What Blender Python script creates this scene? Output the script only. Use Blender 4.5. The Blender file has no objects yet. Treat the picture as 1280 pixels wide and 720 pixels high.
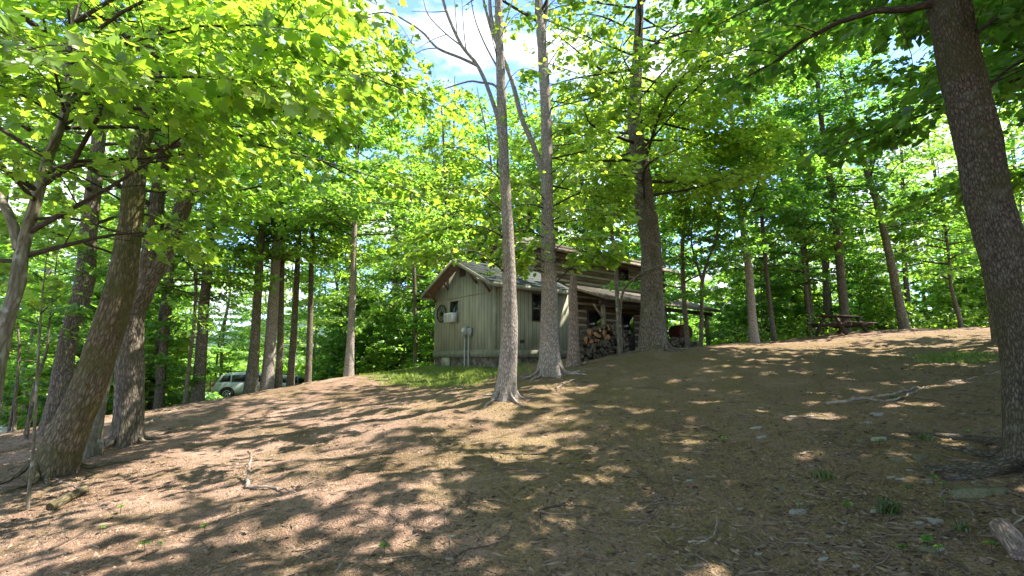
import bpy, math, random
import numpy as np
from mathutils import Vector, Matrix, Quaternion

S = bpy.context.scene
COL = S.collection
R = math.radians
RNG = np.random.default_rng(11)
random.seed(11)

# ------------------------------------------------------------------ camera
EYE = 1.6
PITCH = R(8.25)
FPX = 622.0
cam = bpy.data.cameras.new('camera')
cam.sensor_width = 36.0
cam.lens = FPX / 1280.0 * 36.0
cam.clip_start = 0.05
cam.clip_end = 5000
camo = bpy.data.objects.new('camera', cam)
COL.objects.link(camo)
camo.location = (0, 0, EYE)
camo.rotation_euler = (R(90) + PITCH, 0, 0)
S.camera = camo

# ------------------------------------------------------------------ sun, sky, exposure
SUN_EL = R(60)
SUN_AZ = (0.97, 0.22)
_l = math.hypot(*SUN_AZ)
SUN = np.array([SUN_AZ[0] / _l * math.cos(SUN_EL), SUN_AZ[1] / _l * math.cos(SUN_EL), math.sin(SUN_EL)])
sl = bpy.data.lights.new('sun', 'SUN')
sl.energy = 5.0
sl.angle = R(0.45)
sl.color = (1.0, 0.92, 0.83)
so = bpy.data.objects.new('sun', sl)
COL.objects.link(so)
so.rotation_euler = Vector(SUN).to_track_quat('Z', 'Y').to_euler()
so.location = (20, 5, 40)

W = bpy.data.worlds.new('World')
S.world = W
W.use_nodes = True
nt = W.node_tree
nt.nodes.clear()
N = nt.nodes.new
L = nt.links.new
out = N('ShaderNodeOutputWorld')
bg = N('ShaderNodeBackground')
sky = N('ShaderNodeTexSky')
sky.sky_type = 'NISHITA'
sky.sun_disc = False
sky.sun_elevation = SUN_EL
sky.sun_rotation = math.atan2(SUN_AZ[0], SUN_AZ[1])
sky.air_density = 0.8
sky.dust_density = 0.1
sky.ozone_density = 5.0
bg.inputs['Strength'].default_value = 0.15
tc = N('ShaderNodeTexCoord')
mp = N('ShaderNodeMapping')
mp.inputs['Scale'].default_value = (1, 1, 2.0)
mp.inputs['Location'].default_value = (0.55, 0.3, 0.2)
L(tc.outputs['Generated'], mp.inputs['Vector'])
nz = N('ShaderNodeTexNoise')
nz.inputs['Scale'].default_value = 3.2
nz.inputs['Detail'].default_value = 8
nz.inputs['Roughness'].default_value = 0.55
L(mp.outputs['Vector'], nz.inputs['Vector'])
cr = N('ShaderNodeValToRGB')
cr.color_ramp.elements[0].position = 0.49
cr.color_ramp.elements[1].position = 0.58
L(nz.outputs['Fac'], cr.inputs['Fac'])
mx = N('ShaderNodeMix')
mx.data_type = 'RGBA'
L(cr.outputs['Color'], mx.inputs['Factor'])
L(sky.outputs['Color'], mx.inputs['A'])
mx.inputs['B'].default_value = (3.2, 3.35, 3.65, 1)
L(mx.outputs['Result'], bg.inputs['Color'])
L(bg.outputs['Background'], out.inputs['Surface'])

S.view_settings.view_transform = 'Standard'
S.view_settings.look = 'None'
S.view_settings.gamma = 1
S.view_settings.use_curve_mapping = False
S.view_settings.exposure = 2.0
S.render.engine = 'CYCLES'
S.cycles.max_bounces = 9
S.cycles.diffuse_bounces = 6
S.cycles.glossy_bounces = 2
S.cycles.transmission_bounces = 8
S.cycles.use_denoising = True

# ------------------------------------------------------------------ helpers
cp, sp_ = math.cos(PITCH), math.sin(PITCH)


def pix(px, py, Y):
    u = (px - 640) / FPX
    v = (360 - py) / FPX
    dy = cp - v * sp_
    dz = sp_ + v * cp
    return np.array([u * Y / dy, Y, EYE + dz * Y / dy])


def project(P):
    P = np.atleast_2d(P)
    x, y, z = P[:, 0], P[:, 1], P[:, 2] - EYE
    d = np.maximum(y * cp + z * sp_, 1e-3)
    return 640 + FPX * x / d, 360 - FPX * (-y * sp_ + z * cp) / d


def axis_depth(p):
    return p[1] * cp + (p[2] - EYE) * sp_


def _hash(i, j, seed):
    h = (i.astype(np.int64) * 374761393 + j.astype(np.int64) * 668265263 + seed * 974711) & 0x7fffffff
    h = ((h ^ (h >> 13)) * 1274126177) & 0x7fffffff
    h = h ^ (h >> 16)
    return (h & 0xffff) / 65535.0


def vnoise(x, y, seed=0, period=0):
    x = np.asarray(x, float)
    y = np.asarray(y, float)
    i = np.floor(x).astype(np.int64)
    j = np.floor(y).astype(np.int64)
    fx = x - i
    fy = y - j
    fx = fx * fx * (3 - 2 * fx)
    fy = fy * fy * (3 - 2 * fy)
    i1 = i + 1
    if period:
        i = i % period
        i1 = i1 % period
    a = _hash(i, j, seed)
    b = _hash(i1, j, seed)
    c = _hash(i, j + 1, seed)
    d = _hash(i1, j + 1, seed)
    return (a * (1 - fx) + b * fx) * (1 - fy) + (c * (1 - fx) + d * fx) * fy - 0.5


def tag(o, label=None, cat=None, group=None, kind=None):
    if label:
        o['label'] = label
    if cat:
        o['category'] = cat
    if group:
        o['group'] = group
    if kind:
        o['kind'] = kind
    return o


def empty(name, loc, label=None, cat=None, group=None, rz=0):
    o = bpy.data.objects.new(name, None)
    COL.objects.link(o)
    o.location = tuple(float(v) for v in loc)
    o.rotation_euler = (0, 0, rz)
    o.empty_display_size = 0.2
    return tag(o, label, cat, group)


def link(name, me, parent=None):
    o = bpy.data.objects.new(name, me)
    COL.objects.link(o)
    if parent is not None:
        o.parent = parent
    return o


def copy_tree(o, parent=None):
    c = o.copy()
    COL.objects.link(c)
    c.parent = parent
    for ch in list(o.children):
        copy_tree(ch, c)
    return c


class MB:
    """collects polygons; build() links them as ONE mesh object"""

    def __init__(s):
        s.V = []
        s.n = 0
        s.loops = []
        s.tot = []
        s.mi = []
        s.attr = []

    def add(s, verts, faces, mat=0, attr=None):
        verts = np.asarray(verts, float).reshape(-1, 3)
        s.V.append(verts)
        s.attr.append(np.zeros((len(verts), 3)) if attr is None else np.asarray(attr, float).reshape(-1, 3))
        if isinstance(faces, np.ndarray):
            s.loops.append((faces + s.n).ravel())
            s.tot.append(np.full(len(faces), faces.shape[1]))
            s.mi.append(np.full(len(faces), mat))
        else:
            s.loops.append(np.array([i + s.n for f in faces for i in f], np.int64))
            s.tot.append(np.array([len(f) for f in faces]))
            s.mi.append(np.full(len(faces), mat))
        s.n += len(verts)

    def box(s, lo, hi, mat=0, M=None):
        x0, y0, z0 = lo
        x1, y1, z1 = hi
        v = np.array([[x0, y0, z0], [x1, y0, z0], [x1, y1, z0], [x0, y1, z0], [x0, y0, z1], [x1, y0, z1], [x1, y1, z1], [x0, y1, z1]], float)
        if M is not None:
            v = v @ np.array(M.to_3x3()).T + np.array(M.translation)
        s.add(v, [(0, 3, 2, 1), (4, 5, 6, 7), (0, 1, 5, 4), (1, 2, 6, 5), (2, 3, 7, 6), (3, 0, 4, 7)], mat)

    def beam(s, a, b, w, h, mat=0, up=(0, 0, 1)):
        """rectangular bar from a to b, w across, h along 'up'"""
        a = np.asarray(a, float)
        b = np.asarray(b, float)
        t = b - a
        t /= np.linalg.norm(t)
        u = np.asarray(up, float)
        r = np.cross(t, u)
        r /= np.linalg.norm(r)
        u = np.cross(r, t)
        v = [p + r * sx * w / 2 + u * sz * h / 2 for p in (a, b) for sx, sz in ((-1, -1), (1, -1), (1, 1), (-1, 1))]
        s.add(v, [(3, 2, 1, 0), (4, 5, 6, 7), (0, 1, 5, 4), (1, 2, 6, 5), (2, 3, 7, 6), (3, 0, 4, 7)], mat)

    def prism(s, poly, axis_vec, mat=0):
        """polygon (list of 3-D points) pushed along axis_vec"""
        p = np.asarray(poly, float)
        n = len(p)
        v = np.vstack([p, p + np.asarray(axis_vec, float)])
        f = [tuple(range(n - 1, -1, -1)), tuple(range(n, 2 * n))]
        f += [(i, (i + 1) % n, n + (i + 1) % n, n + i) for i in range(n)]
        s.add(v, f, mat)

    def tube(s, pts, rad, n=8, mat=0, cap=True, ridge=None, ref=None, lump=0):
        pts = np.asarray(pts, float)
        rad = np.broadcast_to(np.asarray(rad, float), (len(pts),))
        m = len(pts)
        t = np.gradient(pts, axis=0)
        t /= np.linalg.norm(t, axis=1)[:, None] + 1e-9
        if ref is None:
            mean = pts[-1] - pts[0]
            mean = mean / (np.linalg.norm(mean) + 1e-9)
            ref = np.array([0, 1.0, 0]) if abs(mean[2]) > 0.6 else np.array([0, 0, 1.0])
        a = np.cross(t, ref)
        a /= np.linalg.norm(a, axis=1)[:, None] + 1e-9
        b = np.cross(t, a)
        th = np.arange(n) / n * 2 * np.pi
        ln = np.concatenate([[0], np.cumsum(np.linalg.norm(np.diff(pts, axis=0), axis=1))])
        rr = rad[:, None] * np.ones((1, n))
        if ridge is not None:
            rr = rr + ridge(th[None, :] * np.ones((m, 1)), ln[:, None] * np.ones((1, n)), rr)
        P = pts[:, None, :] + a[:, None, :] * (np.cos(th)[None, :, None] * rr[:, :, None]) + b[:, None, :] * (np.sin(th)[None, :, None] * rr[:, :, None])
        at = np.stack([np.cos(th)[None, :] * rad[:, None], np.sin(th)[None, :] * rad[:, None], ln[:, None] * np.ones((1, n))], -1)
        i = np.arange(m - 1)[:, None] * n
        j = np.arange(n)[None, :]
        j1 = (j + 1) % n
        F = np.stack([i + j, i + j1, i + n + j1, i + n + j], -1).reshape(-1, 4)
        s.add(P.reshape(-1, 3), F[:, ::-1].copy(), mat, at.reshape(-1, 3))
        if cap:
            s.add(P[-1], [tuple(range(n))], mat, at[-1])
            s.add(P[0], [tuple(range(n))[::-1]], mat, at[0])

    def build(s, name, mats, parent=None, smooth=False, attr=False):
        me = bpy.data.meshes.new(name)
        V = np.concatenate(s.V).astype(np.float32)
        Lp = np.concatenate(s.loops).astype(np.int32)
        T = np.concatenate(s.tot).astype(np.int32)
        me.vertices.add(len(V))
        me.vertices.foreach_set('co', V.ravel())
        me.loops.add(len(Lp))
        me.loops.foreach_set('vertex_index', Lp)
        me.polygons.add(len(T))
        me.polygons.foreach_set('loop_start', np.concatenate([[0], np.cumsum(T)[:-1]]).astype(np.int32))
        me.polygons.foreach_set('loop_total', T)
        if not isinstance(mats, (list, tuple)):
            mats = [mats]
        for m in mats:
            me.materials.append(m)
        me.polygons.foreach_set('material_index', np.concatenate(s.mi).astype(np.int32))
        if smooth:
            me.polygons.foreach_set('use_smooth', np.ones(len(T), bool))
        if attr:
            a = me.attributes.new('bark', 'FLOAT_VECTOR', 'POINT')
            a.data.foreach_set('vector', np.concatenate(s.attr).astype(np.float32).ravel())
        me.update()
        me.validate()
        return link(name, me, parent)


# ------------------------------------------------------------------ materials
def mat(name, col, rough=0.8, var=0.25, scale=6.0, bump=0.0, bscale=40.0, metal=0.0, stretch=(1, 1, 1), col2=None, spec=0.3):
    m = bpy.data.materials.new(name)
    m.use_nodes = True
    t = m.node_tree
    b = t.nodes['Principled BSDF']
    b.inputs['Roughness'].default_value = rough
    b.inputs['Metallic'].default_value = metal
    b.inputs['Specular IOR Level'].default_value = spec
    tcn = t.nodes.new('ShaderNodeTexCoord')
    mpn = t.nodes.new('ShaderNodeMapping')
    mpn.inputs['Scale'].default_value = stretch
    t.links.new(tcn.outputs['Object'], mpn.inputs['Vector'])
    n1 = t.nodes.new('ShaderNodeTexNoise')
    n1.inputs['Scale'].default_value = scale
    n1.inputs['Detail'].default_value = 6
    t.links.new(mpn.outputs['Vector'], n1.inputs['Vector'])
    r = t.nodes.new('ShaderNodeValToRGB')
    c2 = col2 or tuple(c * (1 - var) for c in col)
    r.color_ramp.elements[0].position = 0.35
    r.color_ramp.elements[1].position = 0.65
    r.color_ramp.elements[0].color = (*c2, 1)
    r.color_ramp.elements[1].color = (*[min(1, c * (1 + (0 if col2 else var * 0.6))) for c in col], 1)
    t.links.new(n1.outputs['Fac'], r.inputs['Fac'])
    t.links.new(r.outputs['Color'], b.inputs['Base Color'])
    if bump:
        n2 = t.nodes.new('ShaderNodeTexNoise')
        n2.inputs['Scale'].default_value = bscale
        n2.inputs['Detail'].default_value = 5
        t.links.new(mpn.outputs['Vector'], n2.inputs['Vector'])
        bp = t.nodes.new('ShaderNodeBump')
        bp.inputs['Strength'].default_value = bump
        bp.inputs['Distance'].default_value = 0.02
        t.links.new(n2.outputs['Fac'], bp.inputs['Height'])
        t.links.new(bp.outputs['Normal'], b.inputs['Normal'])
    return m


def bark_mat(name, dark, light, moss=0.0, ridge=9.0, lichen=0.0, strength=0.9, stretch=0.24):
    m = bpy.data.materials.new(name)
    m.use_nodes = True
    t = m.node_tree
    nn = t.nodes.new
    lk = t.links.new
    b = t.nodes['Principled BSDF']
    b.inputs['Roughness'].default_value = 0.92
    b.inputs['Specular IOR Level'].default_value = 0.15
    at = nn('ShaderNodeAttribute')
    at.attribute_name = 'bark'
    mpn = nn('ShaderNodeMapping')
    mpn.inputs['Scale'].default_value = (ridge, ridge, ridge * stretch)
    lk(at.outputs['Vector'], mpn.inputs['Vector'])
    nz1 = nn('ShaderNodeTexNoise')
    nz1.inputs['Scale'].default_value = 1.3
    nz1.inputs['Detail'].default_value = 3
    lk(mpn.outputs['Vector'], nz1.inputs['Vector'])
    vm = nn('ShaderNodeVectorMath')
    vm.operation = 'SCALE'
    vm.inputs['Scale'].default_value = 0.9
    lk(nz1.outputs['Color'], vm.inputs[0])
    ad = nn('ShaderNodeVectorMath')
    lk(mpn.outputs['Vector'], ad.inputs[0])
    lk(vm.outputs['Vector'], ad.inputs[1])
    vo = nn('ShaderNodeTexVoronoi')
    vo.feature = 'DISTANCE_TO_EDGE'
    vo.inputs['Scale'].default_value = 1.6
    lk(ad.outputs['Vector'], vo.inputs['Vector'])
    nf = nn('ShaderNodeTexNoise')
    nf.inputs['Scale'].default_value = 5
    nf.inputs['Detail'].default_value = 7
    nf.inputs['Roughness'].default_value = 0.65
    lk(mpn.outputs['Vector'], nf.inputs['Vector'])
    ma = nn('ShaderNodeMath')
    ma.operation = 'MULTIPLY_ADD'
    lk(nf.outputs['Fac'], ma.inputs[0])
    ma.inputs[1].default_value = 0.55
    lk(vo.outputs['Distance'], ma.inputs[2])
    rp = nn('ShaderNodeValToRGB')
    rp.color_ramp.elements[0].position = 0.22
    rp.color_ramp.elements[1].position = 0.62
    rp.color_ramp.elements[0].color = (*dark, 1)
    rp.color_ramp.elements[1].color = (*light, 1)
    lk(ma.outputs['Value'], rp.inputs['Fac'])
    col = rp.outputs['Color']

    def over(col, c, sc, lo, hi, amt, vec):
        n = nn('ShaderNodeTexNoise')
        n.inputs['Scale'].default_value = sc
        n.inputs['Detail'].default_value = 5
        lk(vec, n.inputs['Vector'])
        r = nn('ShaderNodeMapRange')
        r.inputs['From Min'].default_value = lo
        r.inputs['From Max'].default_value = hi
        r.inputs['To Max'].default_value = amt
        lk(n.outputs['Fac'], r.inputs['Value'])
        x = nn('ShaderNodeMix')
        x.data_type = 'RGBA'
        lk(r.outputs['Result'], x.inputs['Factor'])
        lk(col, x.inputs['A'])
        x.inputs['B'].default_value = (*c, 1)
        return x.outputs['Result']
    if moss:
        col = over(col, (0.075, 0.075, 0.018), 2.0, 0.42, 0.62, moss, at.outputs['Vector'])
    if lichen:
        col = over(col, (0.36, 0.38, 0.32), 5.5, 0.57, 0.66, lichen, at.outputs['Vector'])
    lk(col, b.inputs['Base Color'])
    bp = nn('ShaderNodeBump')
    bp.inputs['Strength'].default_value = strength
    bp.inputs['Distance'].default_value = 0.03
    lk(ma.outputs['Value'], bp.inputs['Height'])
    lk(bp.outputs['Normal'], b.inputs['Normal'])
    return m


def leaf_mat(name, c_lo, c_mid, c_hi, t_gain=(3.1, 2.75, 1.3), tw=0.6):
    m = bpy.data.materials.new(name)
    m.use_nodes = True
    t = m.node_tree
    t.nodes.clear()
    nn = t.nodes.new
    lk = t.links.new
    o = nn('ShaderNodeOutputMaterial')
    g = nn('ShaderNodeNewGeometry')
    r = nn('ShaderNodeValToRGB')
    r.color_ramp.elements[0].color = (*c_lo, 1)
    r.color_ramp.elements[1].color = (*c_hi, 1)
    e = r.color_ramp.elements.new(0.5)
    e.color = (*c_mid, 1)
    e = r.color_ramp.elements.new(0.12)
    e.color = (c_lo[0] * 1.05, c_lo[1] * .82, c_lo[2] * 1.6, 1)
    e = r.color_ramp.elements.new(0.9)
    e.color = (c_hi[0] * 0.8, c_hi[1] * .9, c_hi[2] * 1.6, 1)
    lk(g.outputs['Random Per Island'], r.inputs['Fac'])
    oi = nn('ShaderNodeObjectInfo')
    hs = nn('ShaderNodeHueSaturation')
    v1 = nn('ShaderNodeMapRange')
    v1.inputs['To Min'].default_value = 0.488
    v1.inputs['To Max'].default_value = 0.512
    lk(oi.outputs['Random'], v1.inputs['Value'])
    lk(v1.outputs['Result'], hs.inputs['Hue'])
    v2 = nn('ShaderNodeMapRange')
    v2.inputs['To Min'].default_value = 1.25
    v2.inputs['To Max'].default_value = 0.85
    lk(oi.outputs['Random'], v2.inputs['Value'])
    lk(v2.outputs['Result'], hs.inputs['Value'])
    lk(r.outputs['Color'], hs.inputs['Color'])
    lcol = hs.outputs['Color']
    d = nn('ShaderNodeBsdfDiffuse')
    lk(lcol, d.inputs['Color'])
    mu = nn('ShaderNodeVectorMath')
    mu.operation = 'MULTIPLY'
    lk(lcol, mu.inputs[0])
    mu.inputs[1].default_value = t_gain
    tr = nn('ShaderNodeBsdfTranslucent')
    lk(mu.outputs['Vector'], tr.inputs['Color'])
    m1 = nn('ShaderNodeMixShader')
    m1.inputs['Fac'].default_value = tw
    lk(d.outputs['BSDF'], m1.inputs[1])
    lk(tr.outputs['BSDF'], m1.inputs[2])
    gl = nn('ShaderNodeBsdfGlossy')
    gl.inputs['Roughness'].default_value = 0.42
    gl.inputs['Color'].default_value = (0.9, 1.0, 0.9, 1)
    m2 = nn('ShaderNodeMixShader')
    m2.inputs['Fac'].default_value = 0.045
    lk(m1.outputs['Shader'], m2.inputs[1])
    lk(gl.outputs['BSDF'], m2.inputs[2])
    lk(m2.outputs['Shader'], o.inputs['Surface'])
    return m


BARK_BROWN = bark_mat('bark_brown', (0.04, 0.032, 0.022), (0.30, 0.245, 0.19), moss=0.35, ridge=20, lichen=0.25)
BARK_MOSSY = bark_mat('bark_mossy', (0.04, 0.032, 0.019), (0.225, 0.18, 0.115), moss=0.75, ridge=18)
BARK_GREY = bark_mat('bark_grey', (0.11, 0.09, 0.075), (0.54, 0.46, 0.40), moss=0.12, ridge=26, lichen=0.2)
BARK_PALE = bark_mat('bark_pale', (0.10, 0.085, 0.06), (0.28, 0.245, 0.185), moss=0.5, ridge=9, lichen=0.8, strength=0.5)
BARK_DARK = bark_mat('bark_dark', (0.042, 0.034, 0.025), (0.25, 0.205, 0.16), moss=0.4, ridge=18)
BARK_OAK = bark_mat('bark_oak', (0.020, 0.016, 0.012), (0.19, 0.155, 0.12), moss=0.45, ridge=28, lichen=0.10, strength=1.0, stretch=0.32)
BARK_SNAG = bark_mat('bark_snag', (0.10, 0.07, 0.055), (0.44, 0.33, 0.27), moss=0.1, ridge=18)
TWIG = bark_mat('twig_bark', (0.03, 0.024, 0.018), (0.10, 0.08, 0.06), ridge=20, strength=0.3)
LEAF_A = leaf_mat('leaf_maple', (0.055, 0.135, 0.020), (0.092, 0.200, 0.024), (0.150, 0.26, 0.030))
LEAF_B = leaf_mat('leaf_spring', (0.072, 0.160, 0.020), (0.125, 0.230, 0.024), (0.190, 0.28, 0.030))
LEAF_C = leaf_mat('leaf_beech', (0.046, 0.130, 0.022), (0.078, 0.190, 0.026), (0.125, 0.24, 0.030))
TUFT = leaf_mat('tuft_blade', (0.035, 0.065, 0.012), (0.06, 0.10, 0.016), (0.12, 0.14, 0.04), tw=0.3)
GRASS = leaf_mat('grass_blade', (0.07, 0.13, 0.015), (0.12, 0.19, 0.02), (0.20, 0.24, 0.05), tw=0.35)
DEAD = bpy.data.materials.new('dead_leaf')
DEAD.use_nodes = True
_t = DEAD.node_tree
_b = _t.nodes['Principled BSDF']
_b.inputs['Roughness'].default_value = 0.85
_g = _t.nodes.new('ShaderNodeNewGeometry')
_r = _t.nodes.new('ShaderNodeValToRGB')
_r.color_ramp.elements[0].color = (0.06, 0.038, 0.022, 1)
_r.color_ramp.elements[1].color = (0.25, 0.175, 0.12, 1)
_e = _r.color_ramp.elements.new(0.55)
_e.color = (0.14, 0.095, 0.06, 1)
_t.links.new(_g.outputs['Random Per Island'], _r.inputs['Fac'])
_t.links.new(_r.outputs['Color'], _b.inputs['Base Color'])

# ------------------------------------------------------------------ terrain
CTRL_PX = [
    (0, 720, 4.6), (200, 720, 4.2), (640, 720, 4.0), (1000, 720, 3.8), (1280, 720, 3.6),
    (65, 590, 7.5), (0, 600, 7.6), (10, 540, 12), (130, 545, 10.5), (300, 640, 5.7), (300, 560, 8.5), (270, 503, 15),
    (330, 492, 16.5), (440, 473, 18), (400, 530, 9.8), (300, 497, 34), (350, 498, 38),
    (640, 600, 5.8), (640, 550, 7.5), (632, 500, 10), (688, 470, 12.5), (560, 480, 15), (500, 466, 19), (620, 461, 18), (545, 461, 23),
    (740, 450, 16.5), (815, 438, 15), (880, 433, 24), (800, 520, 8.5), (900, 470, 11.5), (960, 520, 7.6),
    (950, 429, 21), (1040, 419, 22), (1120, 413, 22), (1240, 412, 19), (1100, 460, 11.5), (1230, 465, 10),
    (1293, 587, 5), (1150, 585, 5.3), (1100, 640, 4.7), (1100, 520, 7.2),
]
CTRL = [pix(*c) for c in CTRL_PX]
CTRL += [np.array(p, float) for p in [
    (0, 0, 0.0), (-6, 0, -0.45), (7, 0, 0.35), (0, -8, -0.5), (-14, 4, -1.3), (-18, 16, -1.6), (14, 6, 1.3), (17, 14, 2.4), (20, 22, 3.0),
    (-26, 26, -1.4), (-24, 40, -1.2), (-10, 34, -0.75), (2, 36, 0.2), (12, 36, 0.9), (22, 36, 1.3), (34, 30, 1.6), (34, 12, 2.0),
    (0, 60, -1.0), (-30, 60, -0.9), (30, 60, -0.6), (60, 40, -0.5), (60, 0, 1), (-60, 30, -2.2), (-60, 0, -2.5), (0, -40, -2.5), (40, -40, -1), (-40, -40, -3), (-60, 80, -0.5), (0, 95, -0.6), (60, 95, -1)]]
CTRL = np.array(CTRL)


def _tps(r2):
    return 0.5 * r2 * np.log(r2 + 1e-6)


_n = len(CTRL)
_d2 = ((CTRL[:, None, :2] - CTRL[None, :, :2]) ** 2).sum(-1)
_A = np.zeros((_n + 3, _n + 3))
_A[:_n, :_n] = _tps(_d2) + np.eye(_n) * 0.6
_A[:_n, _n] = 1
_A[:_n, _n + 1:] = CTRL[:, :2]
_A[_n, :_n] = 1
_A[_n + 1:, :_n] = CTRL[:, :2].T
_W = np.linalg.solve(_A, np.concatenate([CTRL[:, 2], [0, 0, 0]]))


def ground(x, y, fine=True):
    x = np.atleast_1d(np.asarray(x, float))
    y = np.atleast_1d(np.asarray(y, float))
    xc = np.clip(x, -75, 75)
    yc = np.clip(y, -45, 100)
    z = np.full(x.shape, _W[_n]) + _W[_n + 1] * xc + _W[_n + 2] * yc
    for k in range(_n):
        z = z + _W[k] * _tps((xc - CTRL[k, 0]) ** 2 + (yc - CTRL[k, 1]) ** 2)
    if fine:
        z = z + 0.13 * vnoise(x * 0.5, y * 0.5, 3) + 0.075 * vnoise(x * 1.5, y * 1.5, 4) + 0.032 * vnoise(x * 4.3, y * 4.3, 5) + 0.016 * vnoise(x * 11, y * 11, 6)
    return z


def gz(x, y):
    return float(ground(x, y)[0])


def ground_hit(px, py):
    """the point of the ground seen at a place of the photograph"""
    lo = pix(px, py, 1.0) - np.array([0, 0, EYE])
    prev = 1.5
    for Y in np.concatenate([np.arange(2, 30, 0.08), np.arange(30, 80, 0.5)]):
        p = pix(px, py, Y)
        if p[2] < gz(p[0], p[1]):
            return p
        prev = Y
    return pix(px, py, 40)


def axis_coords(spec):
    v = []
    for a, b, st in spec:
        v.append(np.arange(a, b, st))
    return np.concatenate(v + [[spec[-1][1]]])


gx = axis_coords([(-900, -300, 60), (-300, -80, 20), (-80, -30, 3), (-30, -12, 0.5), (-12, 12, 0.085), (12, 24, 0.4), (24, 80, 3), (80, 300, 20), (300, 900, 60)])
gy = axis_coords([(-300, -60, 30), (-60, -4, 3), (-4, 2.4, 0.4), (2.4, 9, 0.06), (9, 16, 0.11), (16, 30, 0.25), (30, 60, 1.2), (60, 120, 5), (120, 400, 20), (400, 1500, 100)])
GX, GY = np.meshgrid(gx, gy)
GZ = ground(GX.ravel(), GY.ravel())


def grass_zone(x, y, px, py):
    """1 where turf grows: the patch by the cabin, the strip on the bank, the meadow beyond the trees"""
    e = lambda cx, cy, rx, ry: np.clip(1.35 - np.sqrt(((px - cx) / rx) ** 2 + ((py - cy) / ry) ** 2), 0, 1)
    a = np.where((y > 11) & (y < 26), np.maximum(e(540, 468, 85, 17), e(600, 462, 60, 9)), 0)
    b = np.where((y > 6) & (y < 20), e(1195, 447, 60, 9), 0)
    far = np.clip((y - 25 - np.where(x < -3, 4, 0)) / 4, 0, 1)
    return np.clip(np.maximum(np.maximum(a, b), far), 0, 1)


_px, _py = project(np.stack([GX.ravel(), GY.ravel(), GZ], -1))
zone = grass_zone(GX.ravel(), GY.ravel(), _px, _py)
zone = np.where(GY.ravel() > 2, zone, 0)
drive = np.clip(1.6 - np.abs((GY.ravel() - 25) + (GX.ravel() + 27) * 0.25) / 2.2, 0, 1) * np.clip((-GX.ravel() - 12) / 3, 0, 1)


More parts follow.
